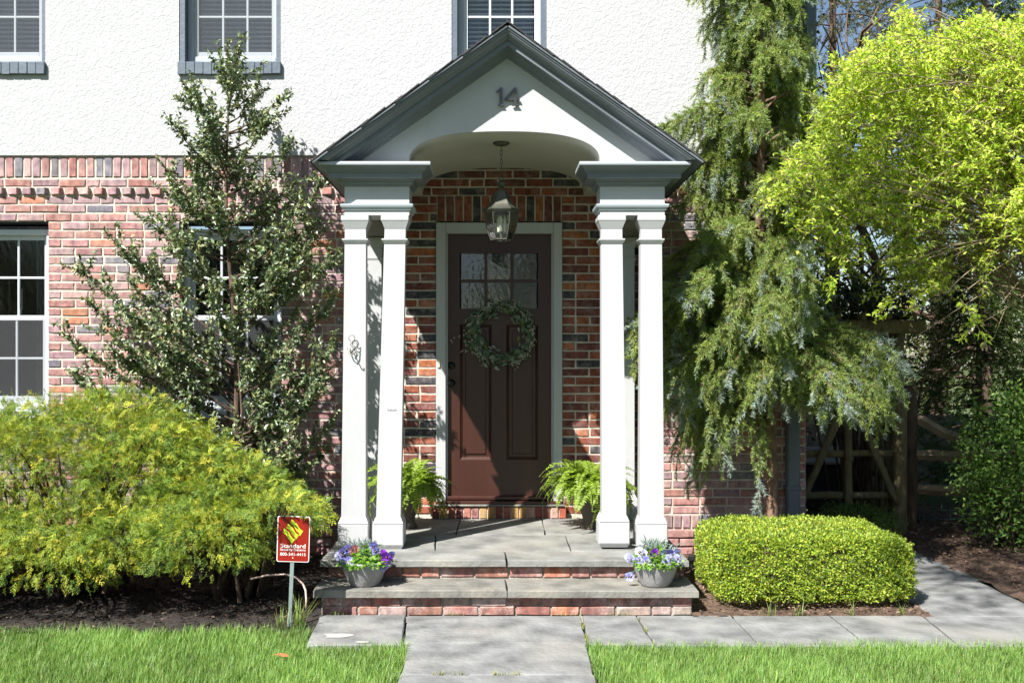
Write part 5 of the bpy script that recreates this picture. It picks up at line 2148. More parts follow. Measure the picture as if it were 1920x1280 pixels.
# ------------------------------------------------------------------ clipped hedge
def hedge():
    x0, x1, y0, y1, z1 = 1.355, 2.575, -1.86, -1.08, .42
    root = empty('clipped_hedge', ((x0 + x1) / 2, (y0 + y1) / 2, 0), 'low clipped boxwood hedge with bright yellow green leaves right of the steps', 'hedge')
    c = np.array([(x0 + x1) / 2, (y0 + y1) / 2, .232])
    hs = np.array([(x1 - x0) / 2, (y1 - y0) / 2, .205])
    n = 64000
    d = rng.normal(size=(n, 3))
    d[:, 1] = np.where(d[:, 1] > .3, -d[:, 1], d[:, 1])
    # superellipsoid surface by projecting box points
    u = rng.uniform(-1, 1, (n, 3))
    face = rng.choice(5, n, p=[.36, .32, .08, .12, .12])
    nrm_ = np.zeros((n, 3))
    for f, (ax, sg) in enumerate(((1, -1), (2, 1), (1, 1), (0, -1), (0, 1))):
        m = face == f
        u[m, ax] = sg
        nrm_[m, ax] = sg
    pw = 9.0
    rad = (np.abs(u) ** pw).sum(1) ** (1 / pw)
    dirn = u / rad[:, None]
    nn = norm(np.sign(dirn) * np.abs(dirn) ** (pw - 1) / hs)
    lump = .010 * np.sin(dirn[:, 0] * 9) * np.sin(dirn[:, 2] * 5 + dirn[:, 1] * 4) + .007 * np.sin(dirn[:, 0] * 31 + dirn[:, 2] * 17 + dirn[:, 1] * 13) + (rng.random(n) < .012) * rng.uniform(.01, .03, n)
    depth = rng.exponential(.028, n)
    P = c + dirn * hs + nn * (lump - depth + rng.random(n) * .02)[:, None]
    # right end is rounded over, foot tucked in
    P[:, 2] -= np.clip((P[:, 0] - (x1 - .28)) / .28, 0, 1) ** 2 * .07 * (P[:, 2] / .45)
    k = P[:, 2] > .035
    P, nn, depth = P[k], nn[k], depth[k]
    n = len(P)
    # gather leaves in small upright rosettes
    cell = np.round(P / .028)
    jit = np.sin(cell @ np.array([12.9, 78.2, 37.7])) * 43758.5
    keep = (jit - np.floor(jit)) > .16
    P, nn, depth = P[keep], nn[keep], depth[keep]
    n = len(P)
    D = nn * .75 + rand_dirs(n) * .8 + np.array([0, 0, .45])
    N = rand_dirs(n) * .7 + nn + np.array([0, 0, .4])
    L = rng.uniform(.012, .021, n)
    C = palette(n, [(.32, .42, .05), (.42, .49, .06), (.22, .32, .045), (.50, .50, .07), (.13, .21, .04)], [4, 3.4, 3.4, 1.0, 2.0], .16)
    inset = depth > .05  # leaves set deeper in the hedge take darker greens
    C[inset] = palette(int(inset.sum()), [(.06, .10, .022), (.09, .13, .03)], None, .15)
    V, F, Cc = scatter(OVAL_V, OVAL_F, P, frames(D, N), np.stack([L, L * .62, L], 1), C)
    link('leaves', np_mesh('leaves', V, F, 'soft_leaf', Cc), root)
    br = []
    for j in range(150):
        bx, by = rng.uniform(x0 + .15, x1 - .12), rng.uniform(y0 + .2, y1 - .15)
        q = np.array([bx + rng.normal() * .10, by + rng.normal() * .12, rng.uniform(.2, .40)])
        q[0] = np.clip(q[0], x0 + .08, x1 - .1)
        q[1] = np.clip(q[1], y0 + .08, y1 - .08)
        br.append((bez((bx, by, -.02), (bx, by, .12), q, 6), np.linspace(.007, .002, 6)))
    V, F = tube_np(br, 4)
    link('stems', np_mesh('stems', V, F, 'bark'), root)


hedge()


def leafy_shrub(name, loc, label, lobes, n, cols, w, size, mat='soft_leaf', cat='shrub', aspect=.5, clump=.06):
    root = empty(name, loc, label, cat)
    parts = []
    base = np.array(loc, float)
    br = []
    vol = np.array([l[1][0] * l[1][2] for l in lobes])
    for (c, rad), ww in zip(lobes, vol / vol.sum()):
        c, rad = np.array(c), np.array(rad)
        nc = max(8, int(n * ww / 9))
        d = rand_dirs(nc)
        rr = rng.uniform(.35, 1.0, nc) ** .5
        lump = 1 + .14 * np.sin(d[:, 0] * 6 + c[0] * 5) * np.sin(d[:, 2] * 7 + c[2])
        cc = c + d * rad * (rr * lump)[:, None]
        cc = cc[cc[:, 2] > .03]
        d = d[:len(cc)]
        k = 9
        p = np.repeat(cc, k, 0) + rng.normal(size=(len(cc) * k, 3)) * clump
        out = norm(p - (c - np.array([0, 0, rad[2] * .4])))
        D = out * .6 + rand_dirs(len(p)) * .9
        N = rand_dirs(len(p)) * .6 + np.array([-.2, -.35, .8])
        L = rng.uniform(size[0], size[1], len(p))
        parts.append(scatter(LEAF_V, LEAF_F, p, frames(D, N), np.stack([L, L * aspect, L], 1), palette(len(p), cols, w, .18)))
        for j in range(14):
            q = c + norm(rng.normal(size=(1, 3)))[0] * rad * .8
            if q[2] > .1:
                s = base + np.array([rng.normal() * .08, rng.normal() * .08, -.02])
                br.append((bez(s, np.array([s[0] * .6 + q[0] * .4, s[1] * .6 + q[1] * .4, q[2] * .7]), q, 8), np.linspace(.014, .003, 8)))
    V, F = tube_np(br, 4)
    link('stems', np_mesh('stems', V, F, 'bark'), root)
    V, F, C = merge(parts)
    link('foliage', np_mesh('foliage', V, F, mat, C), root)
    return root


leafy_shrub('boxwood_shrub', (2.78, -.10, 0), 'small dark green boxwood peeping over the clipped hedge by the gate', [((2.80, -.10, .22), (.34, .26, .16))], 5200,
            [(.08, .14, .025), (.12, .19, .03), (.05, .095, .02)], [3, 2, 3], (.014, .024), clump=.035)
leafy_shrub('privet_shrub', (4.15, .15, 0), 'rounded glossy green shrub at the right edge beside the mulch', [((4.18, .10, .72), (.50, .42, .56)), ((4.75, .25, .85), (.55, .5, .65)), ((4.05, .0, .35), (.34, .32, .32))], 11000,
            [(.10, .19, .035), (.14, .25, .045), (.06, .125, .025), (.20, .30, .06)], [4, 3, 3, 1.3], (.030, .055))

# ------------------------------------------------------------------ weeping blue spruce
def sprig_template(seed, needles=46):
    r = random.Random(seed)
    V, F, T = [], [], []
    for i in range(needles):
        t = i / needles
        a = r.uniform(0, 2 * math.pi)
        rad = Vector((0, math.cos(a), math.sin(a)))
        d = (rad * .85 + Vector((.62, 0, 0))).normalized() * .30 * r.uniform(.75, 1.1)
        p = Vector((t, 0, 0))
        s = d.cross(Vector((r.uniform(-1, 1), r.uniform(-1, 1), r.uniform(-1, 1)))).normalized() * .027
        k = len(V)
        V += [tuple(p + s), tuple(p - s), tuple(p + d)]
        T += [0, 0, 1]
        F.append((k, k + 1, k + 2))
    k = len(V)
    V += [(0, .02, 0), (0, -.02, 0), (1, 0, 0)]
    T += [0, 0, 0]
    F.append((k, k + 1, k + 2))
    return np.array(V), np.array(F), np.array(T)


SPRIGS = [sprig_template(i) for i in range(4)]
SPARSE = [sprig_template(10 + i, 22) for i in range(3)]


def needle_mesh(P, D, S, cA, cB, temps):
    n = len(P)
    R = frames(D, rand_dirs(n))
    which = rng.integers(0, len(temps), n)
    parts = []
    for k, (tv, tf, tt) in enumerate(temps):
        m = which == k
        if m.any():
            parts.append(scatter(tv, tf, P[m], R[m], S[m], cA[m], cB[m], tt))
    V, F, C = merge(parts)
    return np_mesh('crown', V, F, 'needle', C)


def spruce():
    bx, by = 2.03, -.52
    root = empty('weeping_spruce', (bx, by, 0), 'weeping blue spruce with drooping branches at the right corner of the house', 'spruce')
    tk = lambda z: np.array([bx - .025 * z + .02 * math.sin(z * 2.2), by + .01 * z, z])
    zs = np.linspace(-.05, 5.2, 26)
    rings = [(np.array([tk(z) for z in zs]), np.interp(zs, [-.05, .15, 1.2, 3, 5.2], [.062, .05, .046, .034, .012]))]
    V, F = tube_np(rings, 14)
    V += rng.normal(size=V.shape) * .0025
    link('trunk', np_mesh('trunk', V, F, 'spruce_bark', smooth=True), root)
    br, P, D, B = [], [], [], []

    def sprigs(Q, t0, spacing, blue):
        seg = np.linalg.norm(np.diff(Q, axis=0), axis=1).sum()
        k = max(2, int(seg * (1 - t0) / spacing))
        t = np.linspace(t0, .999, k) * (len(Q) - 1)
        i = np.minimum(t.astype(int), len(Q) - 2)
        f = (t - i)[:, None]
        p = Q[i] * (1 - f) + Q[i + 1] * f
        d = norm(Q[i + 1] - Q[i])
        P.append(p)
        D.append(d + rand_dirs(k) * .55)
        B.append(np.where(t / (len(Q) - 1) > .80, blue, 0.0))
    spec = []
    for b in range(150):
        z = 1.30 + 3.75 * ((b + rng.random()) / 150) ** .95
        a = rng.uniform(0, 2 * math.pi)
        if z < 1.35:
            L = .62
        elif z < 2.35:
            L = .92
        elif z < 3.0:
            L = .66
        elif z < 3.7:
            L = .50
        else:
            L = .40
        if 1.72 < z < 2.6 and math.cos(a) > .3:
            L *= .66
        spec.append((z, a, L * rng.uniform(.55, 1.0)))
    for b in range(44):
        spec.append((*((rng.uniform(1.35, 1.72), rng.uniform(-1.3, .2)) if rng.random() < .45 else (rng.uniform(1.38, 2.25), rng.uniform(math.pi - .3, math.pi + 1.4))), rng.uniform(.62, .98)))
    # limbs that stand out in the outline
    spec += [(3.30, math.pi + .12, .90), (3.22, math.pi - .25, .86), (3.42, math.pi + .4, .7), (2.05, math.pi + .15, .78), (1.85, math.pi - .15, .80), (1.55, math.pi + .5, .82), (1.75, math.pi + .9, .8),
             (1.62, -.2, 1.0), (1.6, -.6, .95), (1.5, -.3, .9), (1.9, -1.4, .7), (1.6, -1.6, .75), (1.45, math.pi + .3, .74), (1.35, math.pi - .1, .70), (2.4, math.pi + .9, .55), (1.25, math.pi + .2, .62), (4.2, math.pi + .3, .45), (4.45, math.pi, .42), (1.15, math.pi + .15, .62), (1.05, math.pi + .5, .55), (1.2, math.pi - .2, .5), (1.12, math.pi + .45, .6), (1.18, math.pi + .35, .45)]
    for (z, a, L) in spec:
        s = tk(z)
        hd = np.array([math.cos(a), math.sin(a), 0])
        if hd[1] > 0:
            L = min(L, .40 / max(.2, hd[1]))
        rise = rng.uniform(.02, .20)
        drop = rng.uniform(.15, .42) * L
        Q = bez(s, s + hd * L * .55 + np.array([0, 0, rise + .06]), s + hd * L + np.array([0, 0, rise - drop]), 12)
        br.append((Q, np.linspace(.014, .004, 12)))
        sprigs(Q, .30, .020, rng.random() < .55)
        nt = int(6 + L * 15)
        for j in range(nt):
            t = rng.uniform(.18, 1.0)
            i = min(10, int(t * 11))
            q = Q[i]
            side = np.array([-hd[1], hd[0], 0]) * rng.choice([-1, 1])
            ln = rng.uniform(.08, .28) * (1.15 - .45 * t) + .05
            if z < 1.7:
                ln *= 1.15 if z > 1.21 or abs(a - math.pi) > .6 else 2.0
            out = hd * rng.uniform(.1, .6) + side * rng.uniform(.05, .6)
            T = bez(q, q + out * ln * .55 + np.array([0, 0, .02]), q + out * ln * 1.0 + np.array([0, 0, -ln * rng.uniform(.45, 1.0)]), 7)
            T[:, 1] = np.minimum(T[:, 1], -.10)
            br.append((T, np.linspace(.0035, .0014, 7)))
            sprigs(T, .10, .022, rng.random() < .22)
    V, F = tube_np(br, 4)
    link('branches', np_mesh('branches', V, F, 'twig'), root)
    P, D, B = np.concatenate(P), np.concatenate(D), np.concatenate(B)
    P[:, 1] = np.minimum(P[:, 1], -.07)
    k = P[:, 2] > .10
    P, D, B = P[k], D[k], B[k]
    n = len(P)
    S = rng.uniform(.062, .10, n)
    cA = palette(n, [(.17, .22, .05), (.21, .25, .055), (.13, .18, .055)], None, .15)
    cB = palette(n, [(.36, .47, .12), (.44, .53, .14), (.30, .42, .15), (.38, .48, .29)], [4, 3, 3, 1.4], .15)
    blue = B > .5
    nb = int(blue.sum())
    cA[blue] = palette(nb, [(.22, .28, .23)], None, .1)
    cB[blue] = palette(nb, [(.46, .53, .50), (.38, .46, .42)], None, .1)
    S[blue] *= 1.15
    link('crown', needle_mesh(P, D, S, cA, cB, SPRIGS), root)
    return n


NSPR = spruce()
print('spruce sprigs', NSPR)


# ------------------------------------------------------------------ spring shrub leaning in from the right
def spring_tree():
    bx, by = 4.75, .25
    root = empty('spring_tree', (bx, by, 0), 'arching shrub tree covered in fresh yellow green spring leaves at the upper right', 'tree')
    poly = [(1560, 150), (1600, 100), (1640, 85), (1680, 15), (1710, 10), (1725, 80), (1790, 60), (1850, 30), (1890, 60), (1940, 20), (2120, -40), (2200, 300), (2150, 520), (1930, 470), (1880, 430), (1850, 500), (1790, 470), (1760, 560), (1700, 545), (1660, 480),
            (1640, 560), (1590, 520), (1560, 470), (1480, 420), (1440, 370), (1490, 300), (1540, 260), (1520, 200)]
    sprays = [((1500, 345), (1440, 378)), ((1560, 520), (1555, 560)), ((1800, 560), (1850, 648)), ((1760, 530), (1700, 590)), ((1620, 300), (1500, 270)), ((1720, 120), (1690, 10)), ((1600, 150), (1560, 100)), ((1840, 590), (1800, 640)),
              ((1680, 560), (1640, 600)), ((1860, 480), (1830, 600)), ((1560, 440), (1460, 400)), ((1580, 160), (1530, 230))]
    N = 7800
    pp = np.stack([rng.uniform(1430, 2200, 24000), rng.uniform(-60, 650, 24000)], 1)
    pp = pp[pts_in(poly, pp)]
    hole = (((pp[:, 0] - 1625) / 42) ** 2 + ((pp[:, 1] - 480) / 75) ** 2 < 1) | (((pp[:, 0] - 1790) / 75) ** 2 + ((pp[:, 1] - 455) / 38) ** 2 < 1)
    dens = .5 + .5 * np.sin(pp[:, 0] * .021 + 1.3) * np.sin(pp[:, 1] * .027 + .4) + .35 * np.sin(pp[:, 0] * .055 + pp[:, 1] * .043)
    pp = pp[(~hole | (rng.random(len(pp)) < .12)) & (rng.random(len(pp)) < .18 + .75 * dens)][:N]
    yy = rng.uniform(-.75, .95, len(pp)) - .75 * np.clip((1720 - pp[:, 0]) / 200, 0, 1)
    s = FPX / (yy - CAM_Y)
    C0 = np.stack([(pp[:, 0] - VX) / s, yy, CAM_Z - (pp[:, 1] - VY) / s], 1)
    base = np.array([bx, by, 0.0])
    br, P, D = [], [], []
    hub = [np.array([bx + rng.normal() * .25, by + rng.normal() * .3, rng.uniform(1.6, 3.6)]) for _ in range(26)]
    for h in hub:
        s0 = base + np.array([rng.normal() * .12, rng.normal() * .12, -.03])
        br.append((bez(s0, (s0 * .75 + h * .25) * np.array([1, 1, 0]) + np.array([0, 0, h[2] * .6]), h, 12), np.linspace(.028, .013, 12)))
    H = np.array(hub)
    for i, c in enumerate(C0):
        # twig carrying leaves
        out = norm((c - np.array([bx, by, 2.2]))[None])[0]
        d = norm((out * .5 + rand_dirs(1)[0] * .65 + np.array([-.30, -.05, -.08]))[None])[0]
        ln = rng.uniform(.14, .34)
        T = bez(c - d * ln * .5, c + np.array([0, 0, .03]), c + d * ln * .5 - np.array([0, 0, .02]), 6)
        br.append((T, np.linspace(.0028, .0012, 6)))
        k = int(ln / .0165)
        t = rng.uniform(0, 1, k) * 5
        j = np.minimum(t.astype(int), 4)
        f = (t - j)[:, None]
        P.append(T[j] * (1 - f) + T[j + 1] * f + rng.normal(size=(k, 3)) * .008)
        D.append(np.tile(d, (k, 1)) * .5 + rand_dirs(k) * .9 + np.array([0, 0, .35]))
        if i % 22 == 0:
            h = H[np.argmin(np.linalg.norm(H - c, axis=1) + rng.random(len(H)) * .8)]
            br.append((bez(h, (h + c) / 2 + np.array([rng.normal() * .1, rng.normal() * .1, .16]), c - d * ln * .5, 10), np.linspace(.0075, .0028, 10)))
    for (a, b) in sprays:
        y = rng.uniform(-1.3, -.7)
        A, Bq = np.array(at(a[0], a[1], y)), np.array(at(b[0], b[1], y))
        T = bez(A, (A + Bq) / 2 + np.array([0, 0, .05]), Bq, 8)
        br.append((T, np.linspace(.0035, .0012, 8)))
        k = 60
        t = rng.uniform(0, 1, k) * 7
        j = np.minimum(t.astype(int), 6)
        f = (t - j)[:, None]
        P.append(T[j] * (1 - f) + T[j + 1] * f + rng.normal(size=(k, 3)) * .018)
        D.append(rand_dirs(k) + norm((Bq - A)[None]) * .7)
    # bare arching stems at the right
    for _ in range(34):
        a = np.array(at(rng.uniform(1880, 2010), rng.uniform(330, 640), rng.uniform(-.3, .6)))
        b = np.array(at(rng.uniform(1700, 1900), rng.uniform(380, 640), rng.uniform(-.6, .3)))
        br.append((bez(a, (a + b) / 2 + np.array([0, 0, rng.uniform(-.1, .2)]), b, 9), np.linspace(.0075, .002, 9)))
    V, F = tube_np(br, 5)
    link('trunk', np_mesh('trunk', V, F, 'pale_twig', smooth=True), root)
    P, D = np.concatenate(P), np.concatenate(D)
    n = len(P)
    L = rng.uniform(.028, .054, n)
    C = palette(n, [(.44, .56, .07), (.52, .62, .09), (.34, .47, .06), (.60, .64, .13), (.50, .40, .12)], [4, 4, 3, 1.5, .25], .14)
    V, F, C = scatter(LEAF_V, LEAF_F, P, frames(D, rand_dirs(n) * .7 + np.array([-.2, -.3, .8])), np.stack([L, L * .42, L], 1), C)
    link('crown', np_mesh('crown', V, F, 'soft_leaf', C), root)
    return n


print('spring leaves', spring_tree())

# ================================================================== garden beyond the gate
def log_tube(p, q, r, seed=0, n=10, taper=.9):
    p, q = np.array(p, float), np.array(q, float)
    m = 9
    t = np.linspace(0, 1, m)[:, None]
    rr = np.random.default_rng(seed)
    P = p * (1 - t) + q * t + rr.normal(size=(m, 3)) * r * .06
    rad = r * np.linspace(1, taper, m) * (1 + rr.normal(size=m) * .04)
    mb = MB()
    mb.tube([tuple(v) for v in P], list(rad), n)
    return mb


AY = 1.0
arb = empty('log_arbor', (3.1, AY, 0), 'rustic log arbor over the side path beside the house', 'arbor')
for i, (x, y, h, r) in enumerate(((3.56, AY, 1.76, .045), (3.60, AY + .95, 1.76, .045), (2.62, AY, 1.76, .045), (2.62, AY + .95, 1.76, .045))):
    log_tube((x, y, -.1), (x, y, h), r, i).build('post', 'log', arb, True)
log_tube((3.53, AY - .10, -.1), (3.53, AY - .10, 1.22), .062, 8).build('post', 'log', arb, True)
MB().cbox(2.45, 3.78, AY - .06, AY + .04, 1.74, 1.86, .012).build('beam', 'log', arb)
MB().cbox(2.45, 3.80, AY + .90, AY + 1.0, 1.74, 1.86, .012).build('beam', 'log', arb)
for i in range(6):
    x = 2.55 + i * .22
    log_tube((x, AY - .12, 1.89), (x, AY + 1.1, 1.89), .03, 20 + i).build('rafter', 'log', arb, True)
log_tube((3.56, AY - .01, 1.45), (3.30, AY - .01, 1.73), .028, 31).build('brace', 'log', arb, True)
for i in range(7):
    y = AY + .10 + i * .125
    MB().cbox(3.565, 3.59, y - .018, y + .018, .05, 1.74, .004).build('lattice_slat', 'log', arb)
for z in (.4, 1.1):
    MB().cbox(3.592, 3.612, AY + .02, AY + .93, z, z + .05, .004).build('lattice_rail', 'log', arb)

gate = empty('log_gate', (3.0, AY - .05, 0), 'rustic gate of round logs with crossed braces under the arbor', 'gate')
gy = AY - .08
for i, z in enumerate((.69, .325)):
    log_tube((2.55, gy, z), (3.47, gy, z), .034, 40 + i).build('rail', 'log', gate, True)
log_tube((3.07, gy - .045, .24), (3.07, gy - .045, 1.05), .036, 44).build('upright', 'log', gate, True)
log_tube((3.17, gy - .06, 1.02), (3.49, gy - .06, .26), .034, 45).build('brace', 'log', gate, True)
log_tube((2.98, gy - .06, 1.02), (2.66, gy - .06, .26), .034, 46).build('brace', 'log', gate, True)
log_tube((2.53, gy, .05), (2.53, gy, 1.15), .04, 47).build('upright', 'log', gate, True)

fence = empty('split_rail_fence', (4.3, AY + .1, 0), 'split rail fence right of the log arbor', 'fence')
log_tube((3.68, AY + .05, -.1), (3.68, AY + .05, 1.28), .062, 50).build('post', 'bark', fence, True)
log_tube((5.1, AY + .15, -.1), (5.1, AY + .15, 1.15), .06, 51).build('post', 'bark', fence, True)
log_tube((7.0, AY + .15, -.1), (7.0, AY + .15, 1.15), .06, 52).build('post', 'bark', fence, True)
for i, (z0, z1) in enumerate(((1.00, .62), (.66, .66), (.36, .33))):
    x1 = 5.1 if i else 4.5
    mb = MB()
    m = 8
    for k in range(1):
        pts = [(3.70 + (x1 - 3.70) * t / m, AY + .06 + .05 * t / m, z0 + (z1 - z0) * t / m + .008 * math.sin(t * 1.7 + i)) for t in range(m + 1)]
    mb.tube(pts, [.042, .05, .048, .05, .046, .05, .048, .045, .04], 5)
    mb.build('rail', 'rail_wood', fence)
    if i:
        log_tube((5.1, AY + .15, z1), (7.0, AY + .15, z1 + .02), .045, 60 + i, 5).build('rail', 'rail_wood', fence)

wf = empty('wire_mesh_fence', (4.4, AY + .35, 0), 'green wire mesh panel behind the split rail fence', 'wire fence')
mb = MB()
for i in range(17):
    x = 3.85 + i * .08
    mb.tube([(x, AY + .35, -.03), (x, AY + .35, .95)], .0022, 4)
mb.build('upright_wires', 'wire_green', wf)
mb = MB()
for j in range(12):
    z = .05 + j * .08
    mb.tube([(3.82, AY + .352, z), (5.2, AY + .352, z)], .0022, 4)
mb.build('cross_wires', 'wire_green', wf)

# board fence and a black box further back
bf = empty('board_fence', (4.6, 4.2, 0), 'weathered board fence in the shade beyond the gate', 'fence')
for i in range(40):
    x = 2.75 + i * .108
    h = .86 + rnd.uniform(-.012, .012)
    MB().prism([(x, -.05), (x + .098, -.05), (x + .098, h - .03), (x + .049, h), (x, h - .03)], 4.2 + rnd.uniform(-.004, .004), 4.222, 'xz').build('board', 'board_wood', bf)
for z in (.2, .65):
    MB().box(2.7, 7.1, 4.228, 4.27, z, z + .07).build('rail', 'board_wood', bf)
bx = empty('storage_box', (3.45, 2.6, 0), 'black storage box with a pale sloping lid behind the log gate', 'box')
MB().cbox(3.1, 3.78, 2.4, 2.85, -.05, .44, .02).build('body', 'black_plastic', bx)
mb = MB()
mb.add([(3.07, 2.36, .445), (3.82, 2.36, .445), (3.82, 2.9, .56), (3.07, 2.9, .56), (3.07, 2.36, .47), (3.82, 2.36, .47), (3.82, 2.9, .585), (3.07, 2.9, .585)],
       [(0, 1, 2, 3), (7, 6, 5, 4), (0, 4, 5, 1), (1, 5, 6, 2), (2, 6, 7, 3), (3, 7, 4, 0)])
mb.build('lid', 'board_wood', bx)

# vine on the arbor
leafy_shrub('arbor_vine', (3.4, 1.6, 0), 'dark leafy vine growing over the top of the log arbor',
            [((3.05, 1.25, 2.02), (.50, .42, .16)), ((3.5, 1.35, 2.05), (.38, .45, .16)), ((2.85, 1.3, 2.1), (.4, .4, .2))], 2600,
            [(.022, .045, .012), (.035, .065, .016), (.05, .085, .02)], [3, 3, 1], (.04, .07), mat='holly_leaf', cat='vine', clump=.08)


def conifer(loc, h, rad, n, label, z0=.3, cols=None, top=.06, seed=0):
    root = empty('evergreen_tree', loc, label, 'tree', 'evergreens beyond the fence')
    x, y, _ = loc
    zs = np.linspace(-.05, h, 16)
    V, F = tube_np([(np.stack([np.full(16, x), np.full(16, y), zs], 1), np.linspace(.02 * h ** .9, .01, 16))], 9)
    link('trunk', np_mesh('trunk', V, F, 'bark', smooth=True), root)
    u = rng.random(n) ** .8
    z = z0 + (h - z0) * u
    R_ = rad * ((1 - u) ** .8 + top) * (1 + .18 * np.sin(z * 4.3 + seed))
    a = rng.uniform(0, 2 * math.pi, n)
    q = R_ * rng.uniform(.25, 1.0, n) ** .6 * (1 + .15 * np.sin(a * 5 + z * 3))
    P = np.stack([x + q * np.cos(a), y + q * np.sin(a), z - q * .18], 1)
    D = np.stack([np.cos(a), np.sin(a), np.full(n, -.35)], 1) + rand_dirs(n) * .55
    cols = cols or [(.035, .06, .016), (.05, .08, .02), (.028, .05, .018)]
    cA = palette(n, cols, None, .2)
    cB = palette(n, [tuple(v * 1.8 for v in c) for c in cols], None, .2)
    link('crown', needle_mesh(P, D, rng.uniform(.14, .26, n), cA, cB, SPARSE), root)
    br = []
    for j in range(40):
        zz = z0 + (h - z0) * rng.random() ** .9
        aa = rng.uniform(0, 6.28)
        r_ = rad * ((1 - (zz - z0) / (h - z0)) ** .8 + top) * .85
        br.append((bez((x, y, zz), (x + r_ * .5 * math.cos(aa), y + r_ * .5 * math.sin(aa), zz + .05), (x + r_ * math.cos(aa), y + r_ * math.sin(aa), zz - r_ * .25), 6), np.linspace(.018, .004, 6)))
    V, F = tube_np(br, 4)
    link('branches', np_mesh('branches', V, F, 'bark'), root)
    return root


conifer((6.15, 4.9, 0), 6.8, 1.35, 2600, 'dark evergreen directly behind the spring tree', seed=1)
conifer((7.6, 4.2, 0), 7.0, 1.4, 2200, 'dark evergreen at the far right edge', seed=2)
conifer((5.15, 2.9, 0), 2.9, .75, 1300, 'short dark evergreen just behind the split rail fence', z0=.25, cols=[(.045, .075, .015), (.06, .095, .02)], seed=3)
conifer((6.2, 2.6, 0), 3.4, .95, 1500, 'mid height dark evergreen behind the privet', z0=.2, seed=4)
conifer((4.55, 11.5, 0), 2.7, 1.2, 700, 'low far evergreen seen under the arbor beam', z0=.2, cols=[(.07, .10, .03), (.09, .12, .03)], seed=5)

conifer((5.3, 8.2, 0), 10.0, 1.5, 1700, 'brownish evergreen high behind the house corner', z0=4.4, cols=[(.075, .07, .032), (.10, .09, .04), (.06, .075, .03)], seed=6)
conifer((7.4, 9.2, 0), 10.5, 1.9, 2000, 'brownish evergreen high in the upper right background', z0=4.2, cols=[(.075, .07, .032), (.095, .085, .04), (.06, .075, .03)], seed=7)


def bare_tree(loc, h, spread, label, seed, levels=4, zfork=.42, name='bare_tree', group='leafless trees', leaf=0, mat='twig', r0=None):
    rr = random.Random(seed)
    root = empty(name, loc, label, 'tree', group)
    tubes, tips = [], []

    def grow(p, d, ln, r, lev):
        q = p + d * ln
        mid = (p + q) / 2 + Vector((rr.uniform(-1, 1), rr.uniform(-1, 1), rr.uniform(-.3, .6))) * ln * .10
        m = 7 if lev < 2 else 5
        tubes.append((lev, bez(p, mid, q, m), np.linspace(r, r * .55, m)))
        if lev >= levels:
            tips.append(np.array(q))
            return
        k = rr.choice((3, 4)) if lev < 2 else rr.choice((3, 4, 5))
        for i in range(k):
            t = 1.0 if i == 0 else rr.uniform(.45, 1.0)
            b = Vector(bez(p, mid, q, 11)[int(t * 10)])
            ax = Vector((rr.gauss(0, 1), rr.gauss(0, 1), rr.gauss(0, .6) + .2))
            nd = (d * (1.1 if i == 0 else .65) + ax.normalized() * spread).normalized()
            grow(b, nd, ln * rr.uniform(.55, .78), r * (.62 if i == 0 else .45), lev + 1)
    r0 = r0 or .018 * h
    grow(Vector(loc) - Vector((0, 0, .1)), Vector((rr.uniform(-.05, .05), rr.uniform(-.05, .05), 1)).normalized(), h * zfork, r0, 0)
    V, F = tube_np([(a, b) for l, a, b in tubes if l == 0], 10)
    link('trunk', np_mesh('trunk', V, F, 'bark', smooth=True), root)
    V, F = tube_np([(a, b) for l, a, b in tubes if l > 0], 4)
    link('branches', np_mesh('branches', V, F, mat), root)
    if leaf and tips:
        T = np.array(tips)
        T = T[rng.integers(0, len(T), leaf)]
        P = T + rng.normal(size=T.shape) * .16
        L = rng.uniform(.05, .10, leaf)
        V, F, C = scatter(LEAF_V, LEAF_F, P, frames(rand_dirs(leaf), rand_dirs(leaf)), np.stack([L, L * .5, L], 1), palette(leaf, [(.06, .09, .025), (.10, .10, .04), (.12, .085, .05)]))
        link('crown', np_mesh('crown', V, F, 'soft_leaf', C), root)
    return root


bare_tree((5.28, 6.0, 0), 6.5, .75, 'brown trunked tree with bare twigs behind the spring tree', 3, 4, .44, leaf=1500, r0=.13)
bare_tree((7.9, 8.5, 0), 8.0, .8, 'leafless tree far behind at the upper right', 9, 4, .35, leaf=900)
bare_tree((4.05, 9.5, 0), 7.4, .8, 'leafless tree behind the house corner above the arbor', 14, 4, .50, leaf=1100, r0=.07)
bare_tree((7.0, 6.6, 0), 8.5, .85, 'broad twiggy tree high behind the spring tree', 77, 5, .30, leaf=7000, r0=.14)
# young saplings behind the rail fence
for i, (x, y, h, lb) in enumerate(((3.97, AY + .55, 2.5, 'thin reddish sapling behind the split rail fence'), (3.78, AY + .75, 2.3, 'slender leaning sapling beside the arbor post'))):
    bare_tree((x, y, 0), h, .6, lb, 30 + i, 3, .55, 'sapling', 'saplings by the fence', leaf=160, mat='twig', r0=.02)
# far greenery closing the view
for i, (x, y, h, r) in enumerate(((7.5, 18, 2.6, 2.0), (10.5, 19, 2.8, 2.4), (14.5, 18, 3.6, 2.6), (4.6, 20, 2.2, 1.8), (12.0, 12, 4.2, 2.2), (10.2, 8.5, 4.6, 1.9))):
    lb = ['pale far shrub beyond the lawn under the arbor', 'far rounded shrub right of the arbor gap', 'far tall shrub at the right', 'far low shrub next to the house corner', 'far dense shrub behind the evergreens',
          'dense shrub filling the right background'][i]
    leafy_shrub('far_shrub', (x, y, 0), lb, [((x, y, h * .5), (r, r * .8, h * .5))], 1500, [(.07, .11, .03), (.11, .15, .04), (.15, .16, .06)], [3, 3, 1], (.14, .26), clump=.22)
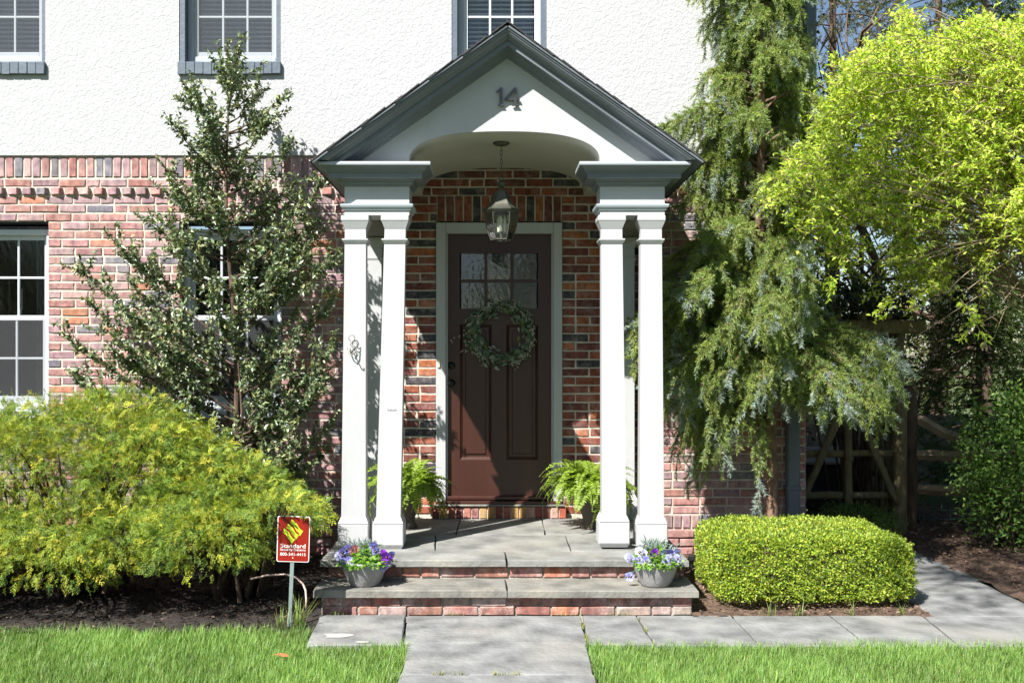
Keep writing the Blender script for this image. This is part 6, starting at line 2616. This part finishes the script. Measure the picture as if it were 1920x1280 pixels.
# trees across the street behind the viewer: they show up in the door panes
for i, (x, y, h) in enumerate(((-3.0, -30, 11), (6.5, -27, 10), (2.0, -34, 12), (12.0, -30, 11))):
    lb = ['street tree across the road left of the walk', 'street tree across the road right of the walk', 'tall street tree across the road beyond the walk', 'street tree across the road far to the right'][i]
    bare_tree((x, y, 0), h, .75, lb, 50 + i, 4, .36, 'street_tree', 'trees across the road', leaf=1600)

for i, (x, y, h, r) in enumerate(((-14, -33, 7, 4.2), (-7.5, -36, 8, 4.5), (4.5, -38, 8.5, 4.6), (10, -36, 7.5, 4.2), (18, -33, 7, 4.0), (-21, -32, 7, 4.0))):
    lb = ['dense tree across the road, %s' % q for q in ('second from the left', 'third from the left', 'fourth from the left', 'fifth from the left', 'rightmost', 'leftmost')][i]
    leafy_shrub('dense_tree', (x, y, 0), lb, [((x, y, h * .5), (r, r * .8, h * .55))], 3000, [(.05, .08, .025), (.07, .10, .03), (.09, .08, .04)], [3, 3, 1], (.3, .55), cat='tree', clump=.4)


# tree standing behind the viewer whose limb dapples the side path and the gate
def yard_tree():
    base = np.array([-2.2, -12.5, 0.0])
    root = empty('yard_tree', tuple(base), 'tall yard tree standing behind the viewer with a limb over the lawn', 'tree')
    top = np.array([-1.6, -11.5, 6.8])
    V, F = tube_np([(bez(base - np.array([0, 0, .1]), (base + top) / 2 + np.array([.2, 0, 0]), top, 14), np.linspace(.24, .12, 14))], 12)
    link('trunk', np_mesh('trunk', V, F, 'bark', smooth=True), root)
    tr = np.array([.57, .72, -1.0])
    br, P = [], []
    hubs = []
    for gx, gy in ((3.3, -.9), (3.9, .2), (4.6, .9), (4.4, -.6), (5.2, .2)):
        k = rng.uniform(6.2, 7.2)
        hubs.append(np.array([gx, gy, 0.0]) - tr * k)
    spine = bez(top, np.array([-.6, -7.5, 8.2]), hubs[1], 16)
    br.append((spine, np.linspace(.10, .03, 16)))
    for h in hubs:
        s = spine[rng.integers(9, 15)]
        br.append((bez(s, (s + h) / 2 + np.array([0, 0, .15]), h, 8), np.linspace(.03, .012, 8)))
        for j in range(34):
            q = h + rng.normal(size=3) * np.array([.42, .42, .28])
            br.append((bez(h, (h + q) / 2 + rng.normal(size=3) * .06, q, 6), np.linspace(.010, .004, 6)))
            P.append(q + rng.normal(size=(22, 3)) * .13)
    V, F = tube_np(br, 5)
    link('branches', np_mesh('branches', V, F, 'bark'), root)
    P = np.concatenate(P)
    n = len(P)
    L = rng.uniform(.05, .10, n)
    V, F, C = scatter(LEAF_V, LEAF_F, P, frames(rand_dirs(n), rand_dirs(n)), np.stack([L, L * .55, L], 1), palette(n, [(.16, .24, .04), (.22, .30, .05)]))
    link('crown', np_mesh('crown', V, F, 'soft_leaf', C), root)


yard_tree()
for o in bpy.data.objects:
    if o.parent and o.name.split('.')[0] in ('branches', 'stems', 'berry_stems', 'flower_stems', 'grass_wisps', 'berries'):
        o['kind'] = 'stuff'
